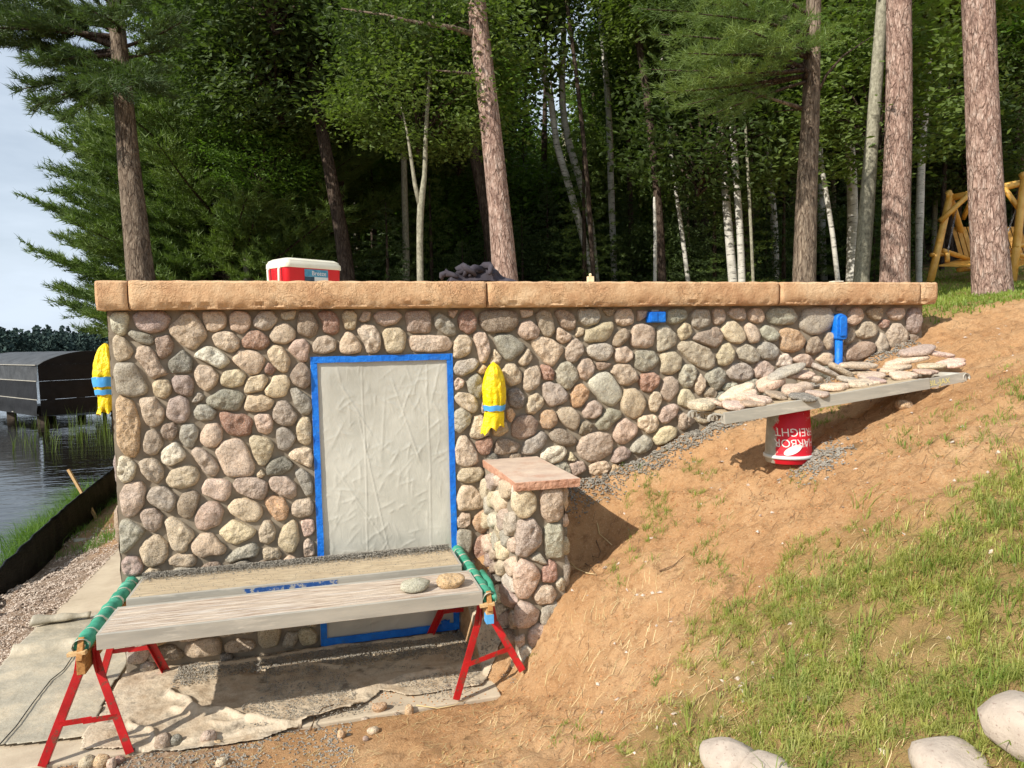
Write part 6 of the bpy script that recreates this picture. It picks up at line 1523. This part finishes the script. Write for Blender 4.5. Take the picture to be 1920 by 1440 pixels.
# birches
BIR=[([(1112,522,12),(1092,440,14),(1062,330,13),(1042,270,12),(1036,200,11),(1005,90,10),(985,0,9)],15,'white birch leaning far left, left stem of the pair in the middle'),
([(1118,522,12),(1108,420,13),(1086,330,13),(1066,270,13),(1052,190,12),(1058,60,10),(1055,0,9)],15.4,'white birch with a kinked stem, right one of the leaning pair'),
([(1152,522,12),(1150,470,12),(1146,360,12),(1143,240,12),(1135,120,11),(1122,0,10)],16.5,'birch half hidden by leaves right of the leaning pair'),
([(1290,526,8),(1278,430,8),(1262,320,7),(1250,200,7)],14,'thin pale birch leaning left, left of the bright one'),
([(1374,526,17),(1366,430,16),(1357,310,15),(1348,220,14),(1345,120,12),(1340,0,11)],13,'grey birch directly left of the brightest birch'),
([(1391,526,14),(1388,430,13),(1380,330,13),(1372,220,12),(1370,110,11),(1368,0,10)],12.6,'brightest white birch standing straight in the wood'),
([(1455,522,13),(1452,430,13),(1445,340,12),(1437,250,11),(1432,150,10)],16,'birch with dark patches left of the thick spruce trunk'),
([(1571,526,9),(1562,440,9),(1548,360,9),(1536,280,8),(1528,200,7)],12,'thin pale birch leaning away right of the thick spruce trunk'),
([(1596,526,19),(1600,430,19),(1598,330,18),(1586,210,17),(1580,120,14),(1576,0,12)],13.5,'broad mossy birch behind the leaning thin one'),
([(1723,515,11),(1724,400,14),(1727,300,13),(1735,220,11),(1742,120,9)],15,'crooked birch between the two big red pines'),
([(1545,526,13),(1540,420,14),(1538,330,13),(1534,200,11)],17,'shaded birch deep behind the thin leaning birch')]
for i,(p,D,l) in enumerate(BIR):
    T,W_,R=tree(p,D,'bark_birch',l,'birch_tree',n=10,top=3.,wob=.05,flare=1.1)
    for k in range(2 if i in (3,7) else 3): crown_at(T,0 if k else 3,np.array(W_[-2])+np.array([random.uniform(-1.2,1.2),random.uniform(-1,1.5),random.uniform(-.6,2.2)+(1.2 if i<3 else 0)]),(1.0,1.0,.8) if i<3 else (1.4,1.4,1.0))
for p,D,m_,l in (([(1113,525,9),(1107,420,9),(1098,300,8),(1082,150,8),(1062,0,7)],13.5,'bark_dark','thin dark stem crossing in front of the leaning birch pair'),
 ([(1241,526,16),(1236,400,15),(1226,300,14),(1212,170,15),(1195,60,14),(1180,-20,13)],13,'bark_dark','brown-barked tree left of centre right, rough trunk leaning left'),
 ([(1228,526,7),(1229,440,7),(1227,380,6)],12.6,'bark_birch','broken pale sapling touching the brown-barked tree'),
 ([(1405,526,22),(1402,400,22),(1400,200,21),(1400,0,19)],16,'bark_dark','wide dark trunk in shade behind the brightest birch'),
 ([(1412,526,6),(1408,430,6),(1403,330,6),(1398,240,5)],12.2,'bark_lichen','pencil-thin stem right of the brightest birch'),
 ([(1303,526,10),(1304,420,10),(1303,340,9),(1300,200,9)],18,'bark_dark','shaded straight trunk between the brown tree and the grey birch'),
 ([(1912,470,18),(1914,330,17),(1917,180,16),(1918,0,15)],19,'bark_grey_pine','grey trunk deep in shade at the right edge above the swing'),
 ([(1766,500,9),(1768,400,9),(1772,300,8)],18,'bark_dark','thin shaded stem just left of the log swing')):
    T,W_,R=tree(p,D,m_,l,'shade_tree',n=9,top=3 if D!=12.6 else .1)
    if D!=12.6:
        for k in range(2): crown_at(T,1,np.array(W_[-2])+np.array([random.uniform(-1.,1.),random.uniform(0,1.5),random.uniform(-.3,2.)]),(1.6,1.6,1.1) if p[0][0]!=1113 else (.8,.8,.7))
# spruce with broken stubs
T8,W8,R8=tree([(1508,527,41),(1511,400,38),(1515,300,35),(1520,200,32),(1523,120,30),(1526,0,27)],9.,'bark_grey_pine','thick grey spruce trunk with broken stubs, right of the bright birch',name='spruce_tree')
stub(T8,[(1504,203,0),(1475,194,-.1),(1440,183,-.2),(1400,170,-.2)],.028,9.,'bark_grey_pine'); stub(T8,[(1530,180,0),(1550,140,-.1),(1580,105,-.1),(1640,65,0)],.022,9.); stub(T8,[(1508,206,0),(1480,206,.1),(1450,210,.1)],.014,9.)
stub(T8,[(1510,130,0),(1470,110,-.3),(1420,100,-.5)],.03,9.); stub(T8,[(1508,150,0),(1514,135,-.2),(1506,118,-.2)],.03,9.)
g3=np.random.default_rng(35)
B=[]
for s in ((1520,110,9,1240,60,8.2),(1520,90,9,1260,-20,8.4),(1520,130,9,1300,150,8.2),(1520,100,9,1290,100,7.6),(1520,70,9,1320,20,7.6),(1520,140,9,1270,200,9.2),(1520,150,9,1330,215,8.6),(1520,120,9,1220,120,9.),(1520,90,9,1380,60,7.2),(1520,60,9,1200,10,8.8),(1520,130,9,1360,140,7.8),(1520,50,9,1230,-70,8.),(1520,50,9,1400,-30,7.2),(1520,100,9,1450,90,7.6),(1520,140,9,1250,170,8.4),(1520,80,9,1340,80,8.6),(1520,60,9,1420,30,8.2),(1520,30,9,1300,-60,8.8),(1520,110,9,1390,180,9.)): addb(*s)
P,D_,lb=conifer_tufts(B,g3,twig=.42,step=.07,up=.25,start=.35,bend=.1,density=1.25); o_=np.array(T8.location)
link('limbs',limbs_mesh('limbs',[[q-o_ for q in l] for l in lb],.03),'bark_dark',T8); link('crown',needle_mesh('crown',P-o_,D_,14,.115,.008,.6,g3),'needle_pine',T8)
B=[]
for s in ((1526,60,9,1470,118,8.4),(1526,40,9,1600,60,8.4),(1526,50,9,1500,100,8.2),(1526,30,9,1560,88,8.4),(1526,10,9,1620,20,8.6),(1526,0,9,1590,-30,8.4),(1526,50,9,1540,100,8.3),(1526,20,9,1480,60,8.)): addb(*s)
P,D_,lb=conifer_tufts(B,g3,twig=.30,step=.035,up=-.05,start=.25,bend=.3,density=1.6)
link('spray',needle_mesh('spray',P-o_,D_,9,.035,.007,.6,g3),'needle_bright',T8)
T9,W9,R9=tree([(1615,527,28),(1624,400,27),(1634,270,24),(1645,130,22),(1655,0,20),(1660,-60,19)],10,'bark_lichen','slim pale-barked tree leaning right, just left of the big red pine',name='shade_tree',top=4)
tree([(1678,528,53),(1680,400,49),(1684,250,46),(1686,120,44),(1686,0,42),(1686,-80,40)],9.7,'bark_red_pine','big sunlit red pine trunk rising from the right end of the roof',name='red_pine_tree',top=9)
T11,W11,R11=tree([(1860,562,68),(1853,450,61),(1846,300,58),(1840,150,56),(1833,0,54),(1830,-80,52)],8.8,'bark_red_pine','thickest red pine trunk standing in the lawn in front of the swing',name='red_pine_tree',top=9)
# spruces at the right
g4=np.random.default_rng(37)
def big_spruce(px,D,label,h,r,mat,zlo,n=90,seed=1):
    g=np.random.default_rng(seed); b=atD(px,500,D); gz=Hs(b[0],b[1]); S=empty('spruce_tree',(b[0],b[1],gz),label,'tree')
    B=[]
    for i in range(n):
        t=(i+.5)/n; z=zlo+(h-zlo)*t; a=i*2.4+g.normal(0,.4); B.append(((0,0,z),(math.cos(a),math.sin(a),0),(r*(1-t)**.8+.1)*g.uniform(.7,1.1),-.22))
    P,D_,lb=conifer_tufts(B,g,twig=.30,step=.075,up=-.05,start=.12,bend=.35,tipup=.16,density=.9)
    link('crown',needle_mesh('crown',P,D_,7,.06,.014,.55,g),mat,S); link('limbs',limbs_mesh('limbs',lb,.02,4),'bark_dark',S); link('trunk',MB().tube([(0,0,-.3),(0,0,h*.5),(0,0,h)],[.16,.1,.01],8).mesh('trunk',True),'bark_dark',S)
big_spruce(1790,20,'dark spruce with drooping boughs above the log swing',13,2.6,'needle_dark',1.2,seed=5)
big_spruce(1960,19,'green spruce with drooping boughs at the upper right edge',11,2.6,'needle_pine',2.4,seed=6)
big_spruce(1590,19,'shaded spruce behind the slim leaning tree',12,2.4,'needle_dark',.5,seed=7)
big_spruce(600,19,'dark spruce in the shade behind the cooler',10,2.4,'needle_dark',.4,seed=8)
big_spruce(1480,21,'dark spruce deep in the wood behind the thick spruce trunk',13,2.6,'needle_dark',.3,seed=9)
# --- leafy understorey and filler trees: individuals that share crowns
fr=random.Random(99)
def filler(px,D,scale,zc,mi,label,group,trunk=True,nc=2):
    b=atD(px,520,D); gz=Hs(b[0],b[1]); T=empty('leafy_tree',(b[0],b[1],gz),label,'tree',group)
    if trunk: o=link('trunk',FT[fr.randrange(3)],None,T,(0,0,-.2),rot=(fr.uniform(-.05,.05),fr.uniform(-.08,.08),fr.random()*6),scale=(fr.uniform(.7,1.3),)*2+(zc/6+.5,))
    for k in range(nc):
        me,lm=BC[(mi+k)%4] if fr.random()<.6 else BC[1]
        o=link('crown',me,None,T,(fr.uniform(-.5,.5),fr.uniform(-.5,.5),zc+k*scale*1.05),rot=(fr.uniform(-.3,.3),fr.uniform(-.3,.3),fr.random()*6.28),scale=(scale*fr.uniform(.9,1.2),scale*fr.uniform(.9,1.2),scale*fr.uniform(.7,.95)))
    return T
FT=[]
for s in range(3):
    me=MB().tube([(0,0,0),(.05*s,.03,2.5),(.1-.05*s,-.05,5),(0.05,.1*s,8)],[.12,.10,.08,.03],9,False,.06,s).mesh('trunk',True); me.materials.append(MAT[('bark_dark','bark_lichen','bark_dark')[s]]); FT.append(me)
G_='leafy trees closing the shaded wood'
for i in range(34):
    px=600+ (i*40.3)%1360+fr.uniform(-20,20); D=fr.uniform(18,25); gap=900<px<1200
    filler(px,D,fr.uniform(1.4,1.9),fr.uniform(2.2,3.2) if gap else fr.uniform(4.8,8.),fr.randrange(4),'leafy tree half lost in the shade of the wood',G_,nc=1 if gap else 2)
for i in range(42):
    px=560+i*34+fr.uniform(-15,15); D=fr.uniform(28,35); filler(px,D,fr.uniform(2.1,2.5) if 890<px<1200 else fr.uniform(3.,3.8),fr.uniform(1.5,2.6),1,'leafy tree half lost in the shade of the wood',G_,trunk=False,nc=2 if 880<px<1230 else 3)
G2='low leafy bushes under the trees'
for i in range(20):
    px=470+i*62+fr.uniform(-25,25); D=fr.uniform(15,19)
    b=atD(px,520,D); gz=Hs(b[0],b[1]); s=fr.uniform(.7,1.1); T=empty('understorey_bush',(b[0],b[1],gz),'low leafy bush in the shade under the trees','bush',G2)
    link('foliage',BC[1][0],None,T,(0,0,s*.9),rot=(0,0,fr.random()*6),scale=(s,s,s*1.1))  # darker leaf colour stands in for the deep shade down here
G5='small dark spruces under the trees'
for i in range(26):
    px=480+i*47+fr.uniform(-18,18); D=fr.uniform(13,18)
    b=atD(px,520,D); gz=Hs(b[0],b[1]); s=fr.uniform(.7,1.2); T=empty('young_spruce',(b[0],b[1],gz),'small dark spruce growing in the shade under the trees','tree',G5); cm,tm_=SPR[i%3]
    link('crown',cm,None,T,(0,0,0),rot=(0,0,fr.random()*6),scale=s); link('trunk',tm_,None,T,(0,0,0),scale=s)
# high canopy that leaves gaps of sky (crowns of the tall trees)
for i,(px,py,D,s) in enumerate(((640,10,15,2.0),(760,-40,14,2.2),(1180,120,17,1.2),(1230,210,18,1.4),(1120,270,20,1.5),(840,300,20,1.9),(700,300,18,1.9),(1300,200,20,1.8),(1450,200,21,2.2),(1600,60,18,2.2),(1750,50,20,2.4),(1050,360,20,1.3),(350,10,16,1.2),(460,-80,14,1.8),(580,330,17,1.3),(1400,-60,16,2.2),(1650,200,22,2.2),(1900,60,19,2.2))):
    b=atD(px,520,D); gz=Hs(b[0],b[1]); T=empty('leafy_tree',(b[0],b[1],gz),'leafy tree half lost in the shade of the wood','tree',G_); c=atD(px,py,D)
    link('trunk',FT[i%3],None,T,(0,0,-.2),scale=(.7,.7,max(.5,(c[2]-gz)/8)))
    link('crown',BC[(0,2,3,1)[i%4]][0],None,T,Vector(tuple(c))-T.location,rot=(fr.uniform(-.3,.3),fr.uniform(-.3,.3),fr.random()*6),scale=(s,s,s*.75))
# --- grass
def blades(name,P,h,w,mat,rng,label,lean=.45,dirb=None):
    n=len(P); a=rng.random(n)*6.283; d=np.stack([np.cos(a),np.sin(a),np.zeros(n)],1)
    if dirb is not None: d=unit(d*.8+np.array(dirb))
    s=np.stack([-d[:,1],d[:,0],np.zeros(n)],1)*(w*rng.uniform(.6,1.3,n)/2)[:,None]; H_=(h*rng.uniform(.45,1.3,n))[:,None]; ln=rng.uniform(.1,lean*2,n)[:,None]
    up=np.array([0,0,1.]); m1=P+up*H_*.55+d*H_*ln*.3; tp=P+up*H_*(1-.35*ln)+d*H_*ln
    V=np.stack([P-s,P+s,m1+s*.8,m1-s*.8,tp],1).reshape(-1,3); b=(np.arange(n)*5)[:,None]
    F=np.concatenate([b+[[0,1,2]],b+[[0,2,3]],b+[[3,2,4]]]); return link(name,mesh_np(name,V,F,False),mat,kind='stuff',label=label)
g5=np.random.default_rng(41)
def scatter(n,x0,x1,y0,y1,dens,cl=None):
    x=g5.uniform(x0,x1,n);y=g5.uniform(y0,y1,n); z=H(x,y); k=g5.random(n)<dens(x,y,z); return np.stack([x[k],y[k],z[k]-.004],1)
tufts_px=((1222,945,26,60),(1218,975,26,40),(1310,925,22,40),(1312,880,18,30),(1345,965,22,24),(1152,1082,22,20),(1228,1082,20,16),(1182,1050,16,14),(1320,1045,24,34),(1355,1070,14,24),(1165,870,12,8),(1560,770,26,18),(1530,800,22,14),(1480,900,30,12),(1395,1080,20,16),(1250,1270,40,20),(1120,1170,14,14),(1830,800,60,40),(1700,830,40,18),(1900,740,40,40),(1600,1060,40,20),(1005,1230,14,8),(1100,1390,60,20))
def tdens(x,y,z):
    px,py=projv(np.stack([x,y,z],-1)); s=0
    for a,b,c,d in tufts_px: s=s+np.exp(-((px-a)/c)**2-((py-b)/d)**2)
    return np.clip(s,0,1)*(fbm(x*14,y*14)>-.05)
ld=lambda x,y,z: lawn_density(x,y,z)*np.clip(.75+fbm(x*6,y*6)*2.4,.04,1)
def tufted(name,C,per,h,w,mat,g,label,spread=.018):
    k=np.repeat(np.arange(len(C)),g.poisson(per,len(C))); n=len(k); a=g.random(n)*6.283; r_=np.abs(g.normal(0,spread,n)); d=np.stack([np.cos(a),np.sin(a),np.zeros(n)],1)
    hs=g.uniform(.5,1.6,len(C))[k]; P=C[k]+d*r_[:,None]; P[:,2]=H(P[:,0],P[:,1])-.004
    bias=np.stack([g.normal(0,.35,len(C)),g.normal(0,.35,len(C)),np.zeros(len(C))],1)[k]; dd=unit(d+bias)
    s=np.stack([-dd[:,1],dd[:,0],np.zeros(n)],1)*(w*g.uniform(.6,1.3,n)/2)[:,None]; H_=(h*hs*g.uniform(.45,1.3,n))[:,None]; ln=g.uniform(.15,1.5,n)[:,None]
    up=np.array([0,0,1.]); m1=P+up*H_*.55+dd*H_*ln*.28; tp=P+up*H_*(.95-.45*ln)+dd*H_*ln; tp[:,2]=np.maximum(tp[:,2],H(tp[:,0],tp[:,1])+.002)
    V=np.stack([P-s,P+s,m1+s*.8,m1-s*.8,tp],1).reshape(-1,3); b=(np.arange(n)*5)[:,None]
    F=np.concatenate([b+[[0,1,2]],b+[[0,2,3]],b+[[3,2,4]]]); return link(name,mesh_np(name,V,F,False),mat,kind='stuff',label=label)
ld=lambda x,y,z: lawn_density(x,y,z)*np.clip(.70+fbm(x*2.2+3,y*2.2,3)*2.6+fbm(x*9,y*9,2)*1.6,.04,1)
P=scatter(46000,.2,7.,-5.0,-.8,lambda x,y,z: ld(x,y,z)*.62); print('tufts',len(P)); tufted('lawn_grass',P,15,.050,.0038,'grass_blade',g5,'patchy new grass growing on the sandy bank')
P=scatter(12000,.2,7.,-5.0,-.8,lambda x,y,z: ld(x,y,z)*.35); tufted('lawn_grass',P,9,.085,.0045,'grass_lawn',g5,'longer darker grass blades among the patchy new grass',.03)
P=scatter(16000,.2,6,-4.,0,tdens); tufted('grass_tufts',P,9,.042,.0034,'grass_lawn',g5,'scattered tufts of grass on the bare dirt bank')
P=scatter(60000,-3.2,.9,-4.,-1.1,lambda x,y,z:.03*sm(.0,.12,fbm(x*3,y*3))); blades('grass_tufts',P,.03,.003,'grass_blade',g5,'few short grass blades in front of the walkway',.6)
P=scatter(260000,5.12,17,-2.,10,lambda x,y,z: sm(-.15,.1,y-np.maximum(.3-.4*(x-5.2),-.7)+fbm(x*3,y*3)*.3)*np.clip(.9+fbm(x*2,y*2)*1.6,.15,1)*(1-.7*sm(1.5,5,y))); print(len(P)); blades('lawn_grass',P,.06,.011,'grass_lawn',g5,'mown green lawn around the trees at the uphill end',.5)
# dry straw
def straw(P,L,w,rng,label,name='dry_straw',mat='straw_dry'):
    n=len(P); a=rng.normal(.5,.8,n); d=np.stack([np.cos(a),np.sin(a),rng.normal(.05,.12,n)],1); l=(L*rng.uniform(.3,1.2,n))[:,None]
    e=P+d*l; mid=(P+e)/2+rng.normal(0,.1,(n,3))*l; 
    for A_ in (mid,e): A_[:,2]=H(A_[:,0],A_[:,1])+rng.uniform(.001,.007,n)
    P[:,2]+=.006; s=np.stack([-d[:,1],d[:,0],np.zeros(n)],1)*w/2
    V=np.stack([P-s,P+s,mid+s,mid-s,e+s*.4,e-s*.4],1).reshape(-1,3); b=(np.arange(n)*6)[:,None]
    F=np.concatenate([b+[[0,1,2,3]],b+[[3,2,4,5]]]); return link(name,mesh_np(name,V,F,False),mat,kind='stuff',label=label)
P=scatter(7000,.2,5.5,-4.6,-.9,lambda x,y,z: np.clip(lawn_density(x,y,z)*1.0+.10+fbm(x*2,y*2)*.3,0,1)*.85); straw(P,.075,.0022,g5,'dry straw strewn through the grass and over the dirt bank')
P=scatter(11000,.6,5.5,-3.5,-.15,lambda x,y,z:np.clip(.25+fbm(x*2.5,y*2.5)*1.2,0,1)); straw(P,.08,.0024,g5,'fine dark rootlets on the sandy bank','rootlets','dead_twig')
P=scatter(7000,-2.2,2.2,-3.,-1.05,lambda x,y,z:np.clip(.35+fbm(x*3,y*3),0,1)); straw(P,.09,.0026,g5,'straw scraps in front of the walkway')
# shore grass and reeds
def clump(px,py,zz,n,h,w,R_,mat,label,name='grass_clump',cat='grass clump',lean=.7,dirb=None,seed=0):
    g=np.random.default_rng(seed); c=atZ(px,py,zz); P=np.stack([g.normal(0,R_[0],n),g.normal(0,R_[1],n),np.zeros(n)],1)
    o=blades(name,P,h,w,mat,g,label,lean,dirb); o.location=tuple(c); o['category']=cat; o['kind']='thing'; return o
c=atZ(185,960,-.3)
for i,(x,y,h,n,lab) in enumerate(((-3.62,5.3,.46,1500,'tall drooping green grass clump beyond the silt fence, behind the stake'),(-3.5,4.5,.34,700,'lower grass clump drooping over the water beside the stake'),(-3.62,7.4,.55,1300,'tall grass clump farthest along the fence by the wall corner'),(-3.58,6.3,.5,1100,'grass clump between the two taller shore clumps'))):
    g=np.random.default_rng(50+i); P=np.stack([g.normal(0,.12,n),g.normal(0,.30,n),np.zeros(n)],1); o=blades('grass_clump',P,h,.008,'grass_shore',g,lab,.75,(-.5,-.2,0)); o.location=(x,y,-.45); o['category']='grass clump'; o['kind']='thing'
P=scatter(16000,-3.15,-1.9,4.2,9,lambda x,y,z:np.clip(.35+fbm(x*3,y*3)*2,0,1)*.8); blades('shore_grass',P,.12,.006,'grass_shore',g5,'short grass between the silt fence and the wall',.7)
P=[];
g=np.random.default_rng(61)
n=230; px=g.uniform(128,222,n); py=770+g.uniform(0,70,n); Q=np.array([atZ(a,b,-.5) for a,b in zip(px,py)]); o=blades('reeds',Q,.72,.011,'leaf_green',g,'sparse green reeds standing in the lake by the dock',.18)
n=90; px=g.uniform(20,120,n); py=795+g.uniform(0,60,n); Q=np.array([atZ(a,b,-.5) for a,b in zip(px,py)]); blades('reeds',Q,.6,.012,'leaf_green',g,'few thin reeds in front of the boat lift',.25)
LMK=[(330,'the lakeside white pine'),(560,'the cooler'),(652,'the bent oak'),(788,'the forked maple'),(947,'the sunlit centre pine'),(1100,'the leaning birch pair'),(1241,'the rough brown trunk'),(1290,'the thin leaning birch'),(1391,'the brightest birch'),(1508,'the thick spruce trunk'),(1615,'the slim leaning trunk'),(1678,'the big red pine'),(1800,'the log swing'),(1862,'the thickest red pine')]
for o in bpy.data.objects:
    if o.get('group') in (G_,G2,G5):
        x,y=projv(np.array([o.location])); x=float(x[0]); D=float((np.array(o.location)-CAM)@FV)
        q=min(LMK,key=lambda l:abs(l[0]-x)); side='left of' if x<q[0] else 'right of'
        if o['group']==G_:
            zc=max(c.location.z for c in o.children); hi='high-crowned' if zc>6 else 'low-crowned'; dp='deep in the wood' if D>26 else ('in shade' if D>20.5 else 'in half shade')
            o['label']=f'{hi} leafy tree {dp}, {side} {q[1]}'
        else:
            kind='leafy bush' if o['group']==G2 else 'young spruce'; dp='farther back' if D>(17 if o['group']==G2 else 15.5) else 'nearer the roof'
            o['label']=f'low dark {kind} {dp}, {side} {q[1]}'
_by={}
for o in bpy.data.objects:
    if o.get('group') in (G_,G2,G5): _by.setdefault(o['label'],[]).append(o)
for l,os_ in _by.items():
    if len(os_)>1:
        os_.sort(key=lambda o:float(projv(np.array([o.location]))[0][0]))
        for i,o in enumerate(os_): o['label']=l+', '+(('left one','right one') if len(os_)==2 else ('leftmost one','middle one','rightmost one'))[min(i,2)]
print('objects',len(bpy.data.objects),'verts',sum(len(m.vertices) for m in bpy.data.meshes))
